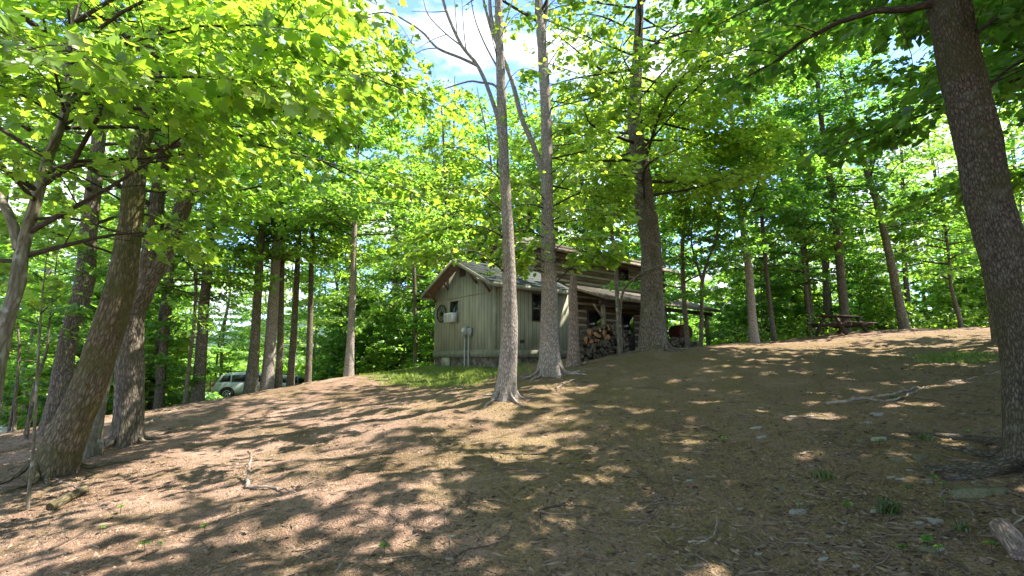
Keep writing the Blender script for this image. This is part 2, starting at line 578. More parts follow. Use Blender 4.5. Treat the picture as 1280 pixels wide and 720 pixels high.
def ground_mat():
    m = bpy.data.materials.new('woodland_soil')
    m.use_nodes = True
    t = m.node_tree
    nn = t.nodes.new
    lk = t.links.new
    b = t.nodes['Principled BSDF']
    b.inputs['Roughness'].default_value = 0.95
    b.inputs['Specular IOR Level'].default_value = 0.1
    tcn = nn('ShaderNodeTexCoord')

    def noise(sc, det=6, ro=0.6):
        n = nn('ShaderNodeTexNoise')
        n.inputs['Scale'].default_value = sc
        n.inputs['Detail'].default_value = det
        n.inputs['Roughness'].default_value = ro
        lk(tcn.outputs['Object'], n.inputs['Vector'])
        return n.outputs['Fac']

    def ramp(f, stops):
        r = nn('ShaderNodeValToRGB')
        r.color_ramp.elements[0].position, r.color_ramp.elements[0].color = stops[0][0], (*stops[0][1], 1)
        r.color_ramp.elements[1].position, r.color_ramp.elements[1].color = stops[-1][0], (*stops[-1][1], 1)
        for p, c in stops[1:-1]:
            e = r.color_ramp.elements.new(p)
            e.color = (*c, 1)
        lk(f, r.inputs['Fac'])
        return r.outputs['Color']

    def mix(f, a, c, mode='MIX'):
        x = nn('ShaderNodeMix')
        x.data_type = 'RGBA'
        x.blend_type = mode
        if isinstance(f, float):
            x.inputs['Factor'].default_value = f
        else:
            lk(f, x.inputs['Factor'])
        lk(a, x.inputs['A'])
        if isinstance(c, tuple):
            x.inputs['B'].default_value = (*c, 1)
        else:
            lk(c, x.inputs['B'])
        return x.outputs['Result']

    def rng(f, lo, hi, to=1.0):
        r = nn('ShaderNodeMapRange')
        r.inputs['From Min'].default_value = lo
        r.inputs['From Max'].default_value = hi
        r.inputs['To Max'].default_value = to
        lk(f, r.inputs['Value'])
        return r.outputs['Result']
    soil = ramp(noise(38, 8, 0.7), [(0.28, (0.14, 0.090, 0.062)), (0.5, (0.29, 0.196, 0.145)), (0.72, (0.44, 0.32, 0.25))])
    big = ramp(noise(1.1, 7, 0.65), [(0.3, (0.55, 0.52, 0.46)), (0.5, (0.95, 0.93, 0.9)), (0.7, (1.15, 1.13, 1.15))])
    soil = mix(1.0, soil, big, 'MULTIPLY')
    damp = ramp(noise(0.33, 6, 0.6), [(0.36, (0.70, 0.66, 0.60)), (0.55, (1.05, 1.04, 1.05))])
    soil = mix(1.0, soil, damp, 'MULTIPLY')
    moss = rng(noise(0.9, 8, 0.66), 0.46, 0.58, 0.55)  # mossy patches that also paint the olive of the shade into the soil
    soil = mix(moss, soil, (0.085, 0.070, 0.022))
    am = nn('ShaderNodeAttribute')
    am.attribute_name = 'shade_tint'
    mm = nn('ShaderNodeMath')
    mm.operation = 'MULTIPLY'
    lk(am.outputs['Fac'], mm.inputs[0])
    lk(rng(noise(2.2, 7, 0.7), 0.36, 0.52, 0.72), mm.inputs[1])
    soil = mix(mm.outputs[0], soil, ramp(noise(30, 7, 0.7), [(0.3, (0.075, 0.060, 0.020)), (0.55, (0.19, 0.146, 0.055)), (0.75, (0.30, 0.228, 0.115))]))  # olive brown of the shaded ground, painted into the soil colour
    vo = nn('ShaderNodeTexVoronoi')
    vo.inputs['Scale'].default_value = 55
    lk(tcn.outputs['Object'], vo.inputs['Vector'])
    chips = rng(vo.outputs['Color'], 0.72, 0.8, 0.55)
    soil = mix(chips, soil, (0.30, 0.215, 0.155))
    at = nn('ShaderNodeAttribute')
    at.attribute_name = 'turf'
    ngr = noise(3.5, 6)
    md = nn('ShaderNodeMath')
    md.operation = 'MULTIPLY_ADD'
    lk(ngr, md.inputs[0])
    md.inputs[1].default_value = 1.0
    lk(at.outputs['Fac'], md.inputs[2])
    gfac = rng(md.outputs['Value'], 0.85, 1.15)
    gcol = ramp(noise(14, 6), [(0.3, (0.07, 0.11, 0.02)), (0.7, (0.17, 0.20, 0.045))])
    c = mix(gfac, soil, gcol)
    ad = nn('ShaderNodeAttribute')
    ad.attribute_name = 'gravel'
    c = mix(ad.outputs['Fac'], c, (0.42, 0.40, 0.37))
    lk(c, b.inputs['Base Color'])
    bp = nn('ShaderNodeBump')
    bp.inputs['Strength'].default_value = 0.8
    bp.inputs['Distance'].default_value = 0.03
    hh = nn('ShaderNodeMath')
    hh.operation = 'ADD'
    lk(noise(60, 6, 0.7), hh.inputs[0])
    lk(vo.outputs['Distance'], hh.inputs[1])
    lk(hh.outputs['Value'], bp.inputs['Height'])
    lk(bp.outputs['Normal'], b.inputs['Normal'])
    return m


g = MB()
nyv, nxv = GX.shape
ii = (np.arange(nyv - 1)[:, None] * nxv + np.arange(nxv - 1)[None, :]).ravel()
g.add(np.stack([GX.ravel(), GY.ravel(), GZ], -1), np.stack([ii, ii + 1, ii + nxv + 1, ii + nxv], -1))
gobj = g.build('ground', ground_mat(), smooth=True)
tag(gobj, 'bare woodland slope with soil, moss and turf', None, None, 'structure')
_gx, _gy = GX.ravel(), GY.ravel()
shade_tint = np.clip((_gx + .35 * (_gy - 4) + 0.6 + 2.2 * vnoise(_gx * .8, _gy * .8, 81) + 1.2 * vnoise(_gx * 2.3, _gy * 2.3, 82)) / 1.6, 0, 1) * np.clip((19 - _gy) / 3, 0, 1)  # where shade is painted into the centre and right ground, broken by noise
for nm, arr in (('turf', zone), ('gravel', drive), ('shade_tint', shade_tint)):
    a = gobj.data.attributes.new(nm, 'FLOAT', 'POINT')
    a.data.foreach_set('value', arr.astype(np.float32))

# far hills
HILL = mat('hill_woods', (0.05, 0.085, 0.05), 1.0, 0.5, 0.06, bump=1.0, bscale=0.3, col2=(0.03, 0.06, 0.045))
hm = MB()
hx = np.linspace(-900, 900, 90)
hd = np.linspace(0, 1, 14)
HX, HD = np.meshgrid(hx, hd)
HYY = 420 + HD * 260
HZ = -6 + np.sin(HD * np.pi / 2) * (30 + 55 * np.exp(-((HX + 130) / 190) ** 2) + 24 * vnoise(HX / 120, HX * 0 + 1, 9) + 10 * vnoise(HX / 30, HD * 3, 10))
ii = (np.arange(13)[:, None] * 90 + np.arange(89)[None, :]).ravel()
hm.add(np.stack([HX.ravel(), HYY.ravel(), HZ.ravel()], -1), np.stack([ii, ii + 1, ii + 91, ii + 90], -1))
tag(hm.build('hills', HILL, smooth=True), 'wooded blue green hills far behind the trees', None, None, 'structure')

# ------------------------------------------------------------------ leaves
_half = np.array([(0, 0), (0.20, -0.04), (0.26, 0.12), (0.52, 0.36), (0.28, 0.42), (0.30, 0.70), (0.13, 0.66), (0, 1.0)])
LOBED_V = [(0, 0), (0, 1.0)]
LOBED_V += [tuple(p) for p in _half[1:-1]] + [(-p[0], p[1]) for p in _half[1:-1]]
LOBED_V = np.array([(x, y, 0.28 * abs(x) - 0.14 * y * y) for x, y in LOBED_V])
LOBED_F = [(0, 2, 3, 4, 5, 6, 7, 1), (1, 13, 12, 11, 10, 9, 8, 0)]
SIMPLE_V = np.array([(0, 0, 0), (0, 1, -0.16), (0.34, 0.22, 0.09), (0.27, 0.64, 0.02), (-0.34, 0.22, 0.09), (-0.27, 0.64, 0.02)])
SIMPLE_F = [(0, 2, 3, 1), (1, 5, 4, 0)]


def add_leaves(mb, P, D, Nn, size, mat=0, lobed=False):
    if not len(P):
        return
    tv, tf = (LOBED_V, LOBED_F) if lobed else (SIMPLE_V, SIMPLE_F)
    D = D / (np.linalg.norm(D, axis=1)[:, None] + 1e-9)
    X = np.cross(D, Nn)
    X /= np.linalg.norm(X, axis=1)[:, None] + 1e-9
    Z = np.cross(X, D)
    s = size[:, None, None]
    V = P[:, None, :] + s * (tv[None, :, 0:1] * X[:, None, :] + tv[None, :, 1:2] * D[:, None, :] + tv[None, :, 2:3] * Z[:, None, :])
    n, k = len(P), len(tv)
    F = np.array(tf)
    F = (np.arange(n)[:, None, None] * k + F[None]).reshape(-1, F.shape[1])
    mb.add(V.reshape(-1, 3), F, mat)


def bez(pts, n):
    """smooth curve through the points (Catmull-Rom)"""
    pts = np.asarray(pts, float)
    if len(pts) == 2:
        return pts[0] + (pts[1] - pts[0]) * np.linspace(0, 1, n)[:, None]
    P = np.vstack([2 * pts[0] - pts[1], pts, 2 * pts[-1] - pts[-2]])
    d = np.concatenate([[0], np.cumsum(np.linalg.norm(np.diff(pts, axis=0), axis=1))])
    q = np.linspace(0, d[-1], n)
    k = np.clip(np.searchsorted(d, q, side='right') - 1, 0, len(pts) - 2)
    t = ((q - d[k]) / (d[k + 1] - d[k] + 1e-9))[:, None]
    a, b, c, e = P[k], P[k + 1], P[k + 2], P[k + 3]
    return 0.5 * ((2 * b) + (c - a) * t + (2 * a - 5 * b + 4 * c - e) * t ** 2 + (3 * b - a - 3 * c + e) * t ** 3)


DENS = 1.9


class Crown:
    """limbs, side branches and the leaves along them"""

    def __init__(s, rng, leaf=0.12, dens=26, lobed=False, width=0.3, keep=None, droop=0.2, sides=4):
        s.r = rng
        s.mb = MB()
        s.leaf = leaf
        s.dens = dens
        s.lobed = lobed
        s.width = width
        s.keep = keep
        s.droop = droop
        s.sides = sides
        s.P, s.D, s.N, s.S = [], [], [], []
        s.tubes = []

    def spray(s, pts, bare=0.0):
        r = s.r
        seg = np.linalg.norm(np.diff(pts, axis=0), axis=1)
        ln = seg.sum()
        n = int(ln * s.dens * DENS * (0.7 + 0.6 * r.random())) + 2
        t = bare + (1 - bare) * r.random(n)
        d = np.concatenate([[0], np.cumsum(seg)]) / ln
        P = np.stack([np.interp(t, d, pts[:, k]) for k in range(3)], -1)
        ax = pts[-1] - pts[0]
        ax = ax / (np.linalg.norm(ax) + 1e-9)
        side = np.cross(ax, (0, 0, 1.0))
        side /= np.linalg.norm(side) + 1e-9
        w = s.width * (1.1 - 0.6 * t) * (0.5 + ln * 0.5)
        lat = (r.random(n) * 2 - 1)
        P = P + side * (lat * w)[:, None] + ax * (np.abs(lat) * w * 0.6)[:, None]
        P[:, 2] += r.normal(0, 0.035 + 0.08 * s.width, n) - np.abs(lat) * w * s.droop
        D = ax[None] * (0.5 + 0.5 * r.random((n, 1))) + side[None] * (np.sign(lat) * (0.4 + 0.7 * r.random(n)))[:, None] + r.normal(0, 0.25, (n, 3))
        D[:, 2] = D[:, 2] * 0.5 - s.droop * (0.4 + r.random(n))
        Nn = np.array([0, 0, 1.0])[None] + r.normal(0, 0.7, (n, 3))
        s.P.append(P)
        s.D.append(D)
        s.N.append(Nn)
        s.S.append(s.leaf * r.choice([.5, .75, .95, 1.15, 1.35, 1.55], n) * r.uniform(.85, 1.15, n))

    def limb(s, pts, r0, subs=True, tip=0.12, bare=0.25, sublen=0.42, gap=0.28, leafy=1.0):
        """a limb along pts with side branches alternating in a mostly flat plane"""
        r = s.r
        n = max(6, int(len(pts)))
        pts = bez(pts, max(8, n))
        rad = r0 * (1 - np.linspace(0, 1, len(pts)) * (1 - tip))
        main = [pts, rad, 6 if r0 > 0.025 else 4, len(s.P), None]
        s.tubes.append(main)
        seg = np.linalg.norm(np.diff(pts, axis=0), axis=1)
        d = np.concatenate([[0], np.cumsum(seg)])
        ln = d[-1]
        if not subs:
            return
        k = 0
        q = bare * ln
        while q < ln:
            t = q / ln
            p = np.array([np.interp(q, d, pts[:, c]) for c in range(3)])
            i = min(len(pts) - 2, int(np.searchsorted(d, q, side='right') - 1))
            ax = pts[i + 1] - pts[i]
            ax = ax / np.linalg.norm(ax)
            h = np.array([ax[0], ax[1], 0])
            h = h / (np.linalg.norm(h) + 1e-6)
            an = R(r.uniform(35, 70)) * (1 if k % 2 else -1)
            dr = np.array([h[0] * math.cos(an) - h[1] * math.sin(an), h[0] * math.sin(an) + h[1] * math.cos(an), 0.25 * ax[2] + r.normal(0.02, 0.14)])
            sl_ = ln * sublen * (1 - 0.72 * t) * r.uniform(0.6, 1.15) + 0.18
            e = p + dr * sl_
            mid = p + dr * sl_ * 0.5 + np.array([0, 0, 0.05 * sl_])
            e[2] -= s.droop * 0.5 * sl_
            sp = bez([p, mid, e], 5)
            tb = [sp, np.linspace(max(0.004, r0 * 0.35 * (1 - 0.6 * t)), 0.003, 5), 3, len(s.P), None]
            if r.random() < leafy:
                s.spray(sp, 0.12)
            tb[4] = len(s.P)
            s.tubes.append(tb)
            k += 1
            q += gap * r.uniform(0.6, 1.4)
        if r.random() < leafy:
            s.spray(pts[-4:], 0.0)
        main[4] = len(s.P)

    def auto(s, axis_fn, h0, h1, n, l0, l1, r0=0.05, el=(5, 35), az_bias=None, lm=None, **kw):
        """n limbs spiralling up the trunk between heights h0 and h1"""
        r = s.r
        a = r.random() * 6.28
        for i in range(n):
            f = (i + r.random() * 0.7) / n
            h = h0 + (h1 - h0) * f
            p = axis_fn(h)
            a += 2.399 + r.normal(0, 0.35)
            ln = (l0 + (l1 - l0) * f) * r.uniform(0.7, 1.2)
            if lm is not None:
                ln *= lm(a)
            if ln < 0.3:
                continue
            e = R(r.uniform(*el) + 32 * max(0, f - 0.6))
            d = np.array([math.cos(a) * math.cos(e), math.sin(a) * math.cos(e), math.sin(e)])
            q = p + d * ln * 0.5 + r.normal(0, 0.05 * ln, 3)
            e2 = p + d * ln + np.array([0, 0, -0.16 * ln * r.random()]) + r.normal(0, 0.08 * ln, 3)
            s.limb([p, q, e2], r0 * (1 - 0.6 * f) * r.uniform(0.7, 1.2), **kw)

    def build(s, name, leafmat, barkmat, parent, o=None):
        """o: the thing's place, when the crown was laid out in world coordinates"""
        o = np.zeros(3) if o is None else o
        P = np.concatenate(s.P)
        D = np.concatenate(s.D)
        Nn = np.concatenate(s.N)
        Sz = np.concatenate(s.S)
        k = np.ones(len(P), bool)
        if s.keep is not None:
            k = s.keep(P, s.r)
        cum = np.concatenate([[0], np.cumsum([len(q) for q in s.P])])
        kc = np.concatenate([[0], np.cumsum(k)])
        for pts, rad, n, a, b in s.tubes:
            if b is None or a == b:
                share = 1
            else:
                share = (kc[cum[b]] - kc[cum[a]]) / max(1, cum[b] - cum[a])
            if s.keep is None or share > (0.03 if len(pts) > 5 else 0.22):
                s.mb.tube(pts - o, rad, n, 0, cap=False)
        s.count = int(k.sum())
        add_leaves(s.mb, P[k] - o, D[k], Nn[k], Sz[k], 1, s.lobed)
        return s.mb.build(name, [barkmat, leafmat], parent, attr=True)


# which leaves of the nearby trees are left on: gaps let the sun through to the slope and open views of trunks, cabin and sky
def in_poly(px, py, poly):
    c = np.zeros(len(px), bool)
    n = len(poly)
    for i in range(n):
        x0, y0 = poly[i]
        x1, y1 = poly[(i + 1) % n]
        if y0 == y1:
            continue
        k = ((y0 > py) != (y1 > py)) & (px < (x1 - x0) * (py - y0) / (y1 - y0) + x0)
        c ^= k
    return c


LIT = [
    ([(450, 470), (900, 440), (1300, 440), (1300, 760), (380, 760)], 0.70),  # sunlit patches of the slope (photograph outline, share of leaves left above them)
    ([(-60, 760), (-60, 640), (150, 590), (300, 555), (450, 545), (560, 552), (640, 522), (720, 520), (690, 560), (610, 590), (560, 650), (600, 700), (520, 760)], 0.42),
    ([(250, 552), (300, 500), (440, 470), (560, 484), (700, 470), (760, 480), (700, 520), (560, 540)], 0.20),
    ([(950, 450), (960, 428), (1100, 412), (1240, 412), (1240, 430), (1100, 440)], 0.45),
    ([(980, 520), (1050, 490), (1240, 500), (1240, 540), (1000, 545)], 0.5),
    ([(880, 600), (1040, 575), (1020, 620), (900, 630)], 0.6),
    ([(1120, 610), (1280, 600), (1280, 640), (1130, 640)], 0.6),
    ([(480, 455), (620, 452), (620, 480), (480, 485)], 0.35),
]
OPEN = [
    ([(4, 370), (36, 240), (68, 110), (80, -10), (112, -10), (102, 110), (66, 250), (36, 370)], 5.35, 0.3),  # views kept open: outline, only for leaves nearer than, share left
    ([(512, -10), (618, -10), (618, 120), (565, 105), (522, 60)], 400, 0.03),
    ([(612, -10), (650, -10), (652, 500), (620, 500)], 9.7, 0.06),
    ([(664, -10), (692, -10), (704, 470), (670, 470), (672, 200)], 12.2, 0.10),
    ([(520, 372), (720, 372), (720, 480), (520, 480)], 17.5, 0.0),
    ([(700, 372), (900, 385), (900, 445), (700, 460)], 22, 0.0),
    ([(560, 340), (700, 350), (700, 372), (560, 372)], 17.5, 0.3),
    ([(740, 335), (880, 335), (880, 380), (740, 372)], 17.5, 0.3),
    ([(790, 200), (832, 200), (836, 440), (798, 440)], 14.4, 0.03),
    ([(1150, -20), (1222, -20), (1300, 400), (1300, 600), (1255, 600), (1205, 240)], 4.8, 0.0),
    ([(-20, 470), (1300, 470), (1300, 740), (-20, 740)], 60, 0.02),
    ([(300, 400), (1000, 400), (1000, 480), (300, 480)], 16, 0.1),
    ([(120, 215), (190, 215), (150, 600), (20, 600)], 7.2, 0.04),
    ([(172, 60), (208, 60), (200, 220), (164, 220)], 7.2, 0.35),
]


def keep_near(P, r):
    k = np.ones(len(P), bool)
    px, py = project(P)
    ahead = P[:, 1] > 0.3
    for poly, dmax, share in OPEN:
        m = ahead & (P[:, 1] < dmax) & in_poly(px, py, poly)
        k &= ~(m & (r.random(len(P)) > share))
    # where the leaf's shadow falls
    h = P[:, 2] - 0.5
    G = P - SUN[None] * (h / SUN[2])[:, None]
    for _ in range(3):
        zz = ground(G[:, 0], G[:, 1], False)
        G = P - SUN[None] * ((P[:, 2] - zz) / SUN[2])[:, None]
    qx, qy = project(G)
    vis = (G[:, 1] > 1.5)
    jx = qx + 26 * vnoise(G[:, 0] * 1.3, G[:, 1] * 1.3, 31)
    jy = qy + 26 * vnoise(G[:, 0] * 1.3, G[:, 1] * 1.3, 32)
    cl = 0.3 * vnoise(G[:, 0] * 0.9, G[:, 1] * 1.4, 40) + 1.0 * vnoise(G[:, 0] * 3.4, G[:, 1] * 6.0, 41) + 0.6 * vnoise(G[:, 0] * 7, G[:, 1] * 12, 42)
    for poly, share in LIT:
        m = vis & in_poly(jx, jy, poly)
        # clumped: whole sprays stay or go together
        k &= ~(m & (cl > (share - 0.5) * 0.9) & (r.random(len(P)) < 0.993))
    # the foliage over the left of the picture stands in the sun: the trees on its sunny side are thin there
    B = P - SUN[None] * ((P[:, 2] - 4.2) / SUN[2])[:, None]
    m = (P[:, 2] > 6.0) & (P[:, 0] > -1.5) & (B[:, 0] > -7) & (B[:, 0] < 0.4) & (B[:, 1] > 1.5) & (B[:, 1] < 11)
    k &= ~(m & (cl > -0.10) & (r.random(len(P)) < 0.96))
    # no leaves right at the lens
    k &= np.linalg.norm(P - np.array([0, 0, EYE]), axis=1) > 1.8
    return k


# ------------------------------------------------------------------ trunks
def ridge_fn(amp, freq, seed, flare=0.0, flare_h=0.5, lobes=5, twist=0.0):
    def f(th, v, r):
        per = max(3, int(freq))
        u = (th + twist * v) / (2 * np.pi) * per
        z = amp * (np.abs(vnoise(u, v * 1.4, seed, per)) * 2.2 - 0.4 + 0.5 * vnoise(u * 2, v * 5, seed + 1, per * 2))
        if flare:
            z = z + flare * np.exp(-v / flare_h) * (0.6 + 0.55 * np.cos(lobes * th + seed) + 0.5 * vnoise(th / (2 * np.pi) * 6, v * 0, seed + 2, 6))
        z = z + r * 0.10 * vnoise(th / (2 * np.pi) * 3, v * 0.9, seed + 3, 3)
        return z
    return f


def trunk_path(pxs, Y, height, lean_more=0.4, dY=0.0):
    """pxs: [(px, py, width_px)] from the foot up, all near distance Y; continued upward to height"""
    pts, rad = [], []
    for i, (x, y, w) in enumerate(pxs):
        p = pix(x, y, Y + dY * i)
        pts.append(p)
        dd_ = axis_depth(p)
        rad.append(w / 2 * dd_ / FPX * dd_ / float(np.linalg.norm(p - np.array([0, 0, EYE]))))
    base = pts[0].copy()
    base[2] = gz(base[0], base[1]) - 0.12
    pts[0] = base
    top = pts[-1]
    d = pts[-1] - pts[-2]
    d /= np.linalg.norm(d)
    d = d * lean_more + np.array([0, 0, 1 - lean_more])
    d /= np.linalg.norm(d)
    if top[2] - base[2] < height:
        q = height - (top[2] - base[2])
        for f in (0.5, 1.0):
            pts.append(top + d * q * f)
            rad.append(rad[len(pxs) - 1] * (1 - 0.8 * f))
    return np.array(pts), np.array(rad)


def make_trunk(root, pts, rad, bark, n=14, step=0.25, ridge=0.0, freq=14, flare=0.0, flare_h=0.45, seed=1, extra=None, lobes=5, twist=0.0, name='trunk', roots=None):
    mb = MB()
    ln = np.linalg.norm(np.diff(pts, axis=0), axis=1).sum()
    m = max(6, int(ln / step))
    d = np.concatenate([[0], np.cumsum(np.linalg.norm(np.diff(pts, axis=0), axis=1))])
    c = bez(pts, m)
    rr = np.interp(np.linspace(0, ln, m), d, rad)
    o = np.array(root.location)
    mb.tube(c - o, rr, n, 0, True, ridge_fn(ridge, freq, seed, flare, flare_h, lobes, twist), ref=np.array([0, 1.0, 0]))
    for pth, r0, r1 in (extra or []):
        pp = bez(pth, max(6, len(pth) * 4))
        mb.tube(pp - o, np.linspace(r0, r1, len(pp)), 8, 0, True, ridge_fn(r0 * 0.06, 8, seed + 7))
    if roots:
        rt = np.random.default_rng(seed + 900)
        nr, rl, rr0 = roots
        a0 = rt.random() * 6.28
        for k in range(nr):
            a = a0 + k / nr * 6.28 + rt.normal(0, .25)
            q = []
            for j, (f, hh) in enumerate([(0.35, .30), (0.95, .10), (1.0, .03), (1.0, .012), (1.0, -.05)]):
                dist = rad[0] * f if j < 2 else rad[0] + rl * (0.25, 0.6, 1.0)[j - 2] * (0.7 + .6 * rt.random())
                a += rt.normal(0, .12)
                x_, y_ = c[0, 0] + math.cos(a) * dist, c[0, 1] + math.sin(a) * dist
                q.append([x_, y_, gz(x_, y_) + hh * (1 if j > 1 else min(1.6, rad[0] * 6))])
            pp = bez(q, 16)
            mb.tube(pp - o, np.linspace(rr0, rr0 * .3, 16), 8, 0, True, ridge_fn(rr0 * .15, 8, seed + k))
    ob = mb.build(name, bark, root, smooth=True, attr=True)
    zs = c[:, 2]

    def at(h):
        """world point on the trunk axis at height h above its foot"""
        z = c[0, 2] + h
        return np.array([np.interp(z, zs, c[:, k]) for k in range(3)])
    return ob, at


TREES = {}


def near_tree(name, label, pxs, Y, height, bark, crown=None, leafmat=None, group=None, limbs=None, leaf=0.12, dens=26, lobed=False, width=0.3, seed=1, lean=0.4, extra=None, droop=0.2, dY=0.0, **tk):
    pts, rad = trunk_path(pxs, Y, height, lean, dY)
    root = empty(name, pts[0] + np.array([0, 0, 0.12]), label, 'tree', group)
    _, at = make_trunk(root, pts, rad, bark, seed=seed, extra=extra, **tk)
    if crown or limbs:
        c = Crown(np.random.default_rng(seed), leaf, dens, lobed, width, keep_near, droop)
        for kw in (crown or []):
            c.auto(at, **kw)
        for l in (limbs or []):
            c.limb(**l)
        c.build('crown', leafmat or LEAF_A, TWIG, root, np.array(root.location))
        print('CROWN', name, c.count)
    TREES[name] = root
    return root


# ------------------------------------------------------------------ cabin
def siding_mat():
    m = mat('green_grey_siding', (0.29, 0.29, 0.205), 0.8, 0.24, 4.0, stretch=(1, 1, 0.22))
    t = m.node_tree
    b = t.nodes['Principled BSDF']
    tcn = [n for n in t.nodes if n.type == 'TEX_COORD'][0]
    sx = t.nodes.new('ShaderNodeSeparateXYZ')
    t.links.new(tcn.outputs['Object'], sx.inputs[0])
    a = t.nodes.new('ShaderNodeMath')
    a.operation = 'ADD'
    t.links.new(sx.outputs['X'], a.inputs[0])
    t.links.new(sx.outputs['Y'], a.inputs[1])
    d = t.nodes.new('ShaderNodeMath')
    d.operation = 'DIVIDE'
    t.links.new(a.outputs[0], d.inputs[0])
    d.inputs[1].default_value = 0.203
    f = t.nodes.new('ShaderNodeMath')
    f.operation = 'FRACT'
    t.links.new(d.outputs[0], f.inputs[0])
    g_ = t.nodes.new('ShaderNodeMath')
    g_.operation = 'LESS_THAN'
    g_.inputs[1].default_value = 0.10
    t.links.new(f.outputs[0], g_.inputs[0])
    x = t.nodes.new('ShaderNodeMix')
    x.data_type = 'RGBA'
    old = b.inputs['Base Color'].links[0].from_socket
    t.links.new(g_.outputs[0], x.inputs['Factor'])
    t.links.new(old, x.inputs['A'])
    x.inputs['B'].default_value = (0.10, 0.095, 0.065, 1)
    t.links.new(x.outputs['Result'], b.inputs['Base Color'])
    return m


SIDING = siding_mat()
TRIM = mat('green_grey_trim', (0.28, 0.277, 0.195), 0.75, 0.2, 4)
SOFFIT = mat('brown_soffit', (0.15, 0.105, 0.075), 0.85, 0.3, 5)
STONE = mat('dark_stone', (0.14, 0.12, 0.085), 0.95, 0.6, 7, bump=0.8, bscale=12)
SHINGLE = mat('green_shingle', (0.045, 0.055, 0.047), 0.95, 0.35, 18, bump=0.6, bscale=90, stretch=(0.6, 2.5, 1))
OLDSHINGLE = mat('weathered_shake', (0.13, 0.115, 0.09), 0.95, 0.45, 14, bump=0.7, bscale=60, stretch=(2.5, 0.7, 1))
LOGW = mat('hewn_log', (0.12, 0.095, 0.062), 0.9, 0.55, 5, bump=0.8, bscale=25, stretch=(0.25, 2, 2))
CHINK = mat('chinking', (0.34, 0.31, 0.25), 0.95, 0.25, 8)
DARKWOOD = mat('dark_wood', (0.05, 0.036, 0.026), 0.85, 0.5, 8, stretch=(0.4, 2, 2), bump=0.3)
GREYWOOD = mat('grey_wood', (0.20, 0.165, 0.12), 0.9, 0.4, 8, stretch=(2, 2, 0.4), bump=0.3)
GLASS = mat('dark_glass', (0.012, 0.014, 0.012), 0.06, 0.2, 2, spec=0.6)
WHITE = mat('white_plastic', (0.62, 0.62, 0.58), 0.5, 0.1, 5)
GREYM = mat('grey_metal', (0.30, 0.31, 0.29), 0.5, 0.15, 5, metal=0.2)
BLACK = mat('black_iron', (0.02, 0.018, 0.016), 0.6, 0.3, 8)
RUST = mat('rusty_steel', (0.11, 0.050, 0.032), 0.8, 0.5, 9, bump=0.3, col2=(0.08, 0.03, 0.02))

HX0, HY0, HZ0 = pix(618, 455, 18.0)[0], 18.0, 1.3
HRZ = math.atan2(0.633, 0.774)
cabin = empty('cabin', (HX0, HY0, HZ0), 'weathered cabin, green grey boarded wing in front of a log house with porch', 'cabin', rz=HRZ)
HM = Matrix.Translation((HX0, HY0, HZ0)) @ Matrix.Rotation(HRZ, 4, 'Z')


def hw(x, y, z=0.0):
    return HM @ Vector((x, y, z))


def hz(x, y):
    """ground height in the cabin's own frame"""
    p = hw(x, y)
    return gz(p.x, p.y) - HZ0


AW, AL = 4.24, 3.9
SL = 0.486


def rz_(y):
    return 3.22 + min(y, AW - y) * SL


m = MB()
m.prism([(0, 0, 0.42), (0, AW, 0.42), (0, AW, 3.1), (0, AW / 2, rz_(AW / 2) - 0.1), (0, 0, 3.1)], (AL, 0, 0))
m.build('siding_wall', SIDING, cabin)
m = MB()
m.box((0.05, 0.05, -0.6), (AL - 0.05, AW - 0.05, 0.418))
m.build('foundation', STONE, cabin)
m = MB()
m.box((-0.025, -0.025, 0.41), (AL + 0.003, -0.002, 0.68))
m.box((-0.025, -0.002, 0.41), (-0.002, AW + 0.025, 0.68))
m.build('skirt_board', mat('skirt_paint', (0.19, 0.187, 0.13), .8, .3, 4), cabin)
m = MB()
m.box((-0.018, 0.02, 2.78), (-0.002, AW, 2.83))
m.build('belt_board', TRIM, cabin)
m = MB()
m.box((-0.02, -0.02, 0.682), (-0.002, 0.09, 3.05))
m.box((-0.002, -0.02, 0.682), (0.09, -0.002, 3.05))
m.build('corner_board', TRIM, cabin)
for yy, w in ((3.0, 0.55),):
    m = MB()
    m.box((-0.03, yy, 0.0), (0.045, yy + w, 0.40))
    m.build('foundation_panel', TRIM, cabin)
m = MB()
m.box((0.9, 0.02, 0.12), (1.25, 0.045, 0.37))
m.build('foundation_vent', TRIM, cabin)
# roof of the front wing
y0, yr = -0.38, AW / 2
z0, zr = rz_(0) - 0.38 * SL, rz_(AW / 2)
m = MB()
for k in range(7):      # shingle courses laid like steps up each slope
    f0, f1 = k / 7, (k + 1) / 7 + 0.01
    for sgn in (0, 1):
        ya, yb = y0 + (yr - y0) * f0, y0 + (yr - y0) * min(1, f1)
        za, zb = z0 + (zr - z0) * f0, z0 + (zr - z0) * min(1, f1)
        if sgn:
            ya, yb = AW - ya, AW - yb
        m.prism([(-0.47, ya, za), (-0.47, yb, zb), (-0.47, yb, zb + 0.035), (-0.47, ya, za + 0.05)], (AL + 0.45, 0, 0))
rf = m.build('shingle_roof', SHINGLE, cabin)
m = MB()
for sgn in (0, 1):
    q = [(-0.45, y0 + 0.02, z0 - 0.06), (-0.45, yr, zr - 0.06), (-0.45, yr, zr - 0.004), (-0.45, y0 + 0.02, z0 - 0.004)]
    if sgn:
        q = [(a, AW - b, c) for a, b, c in q]
    m.prism(q, (AL + 0.42, 0, 0))
m.build('soffit', SOFFIT, cabin)
m = MB()
m.box((-0.47, y0 - 0.03, z0 - 0.13), (AL, y0 - 0.002, z0 + 0.03))
m.box((-0.47, AW - y0 + 0.002, z0 - 0.13), (AL, AW - y0 + 0.03, z0 + 0.03))
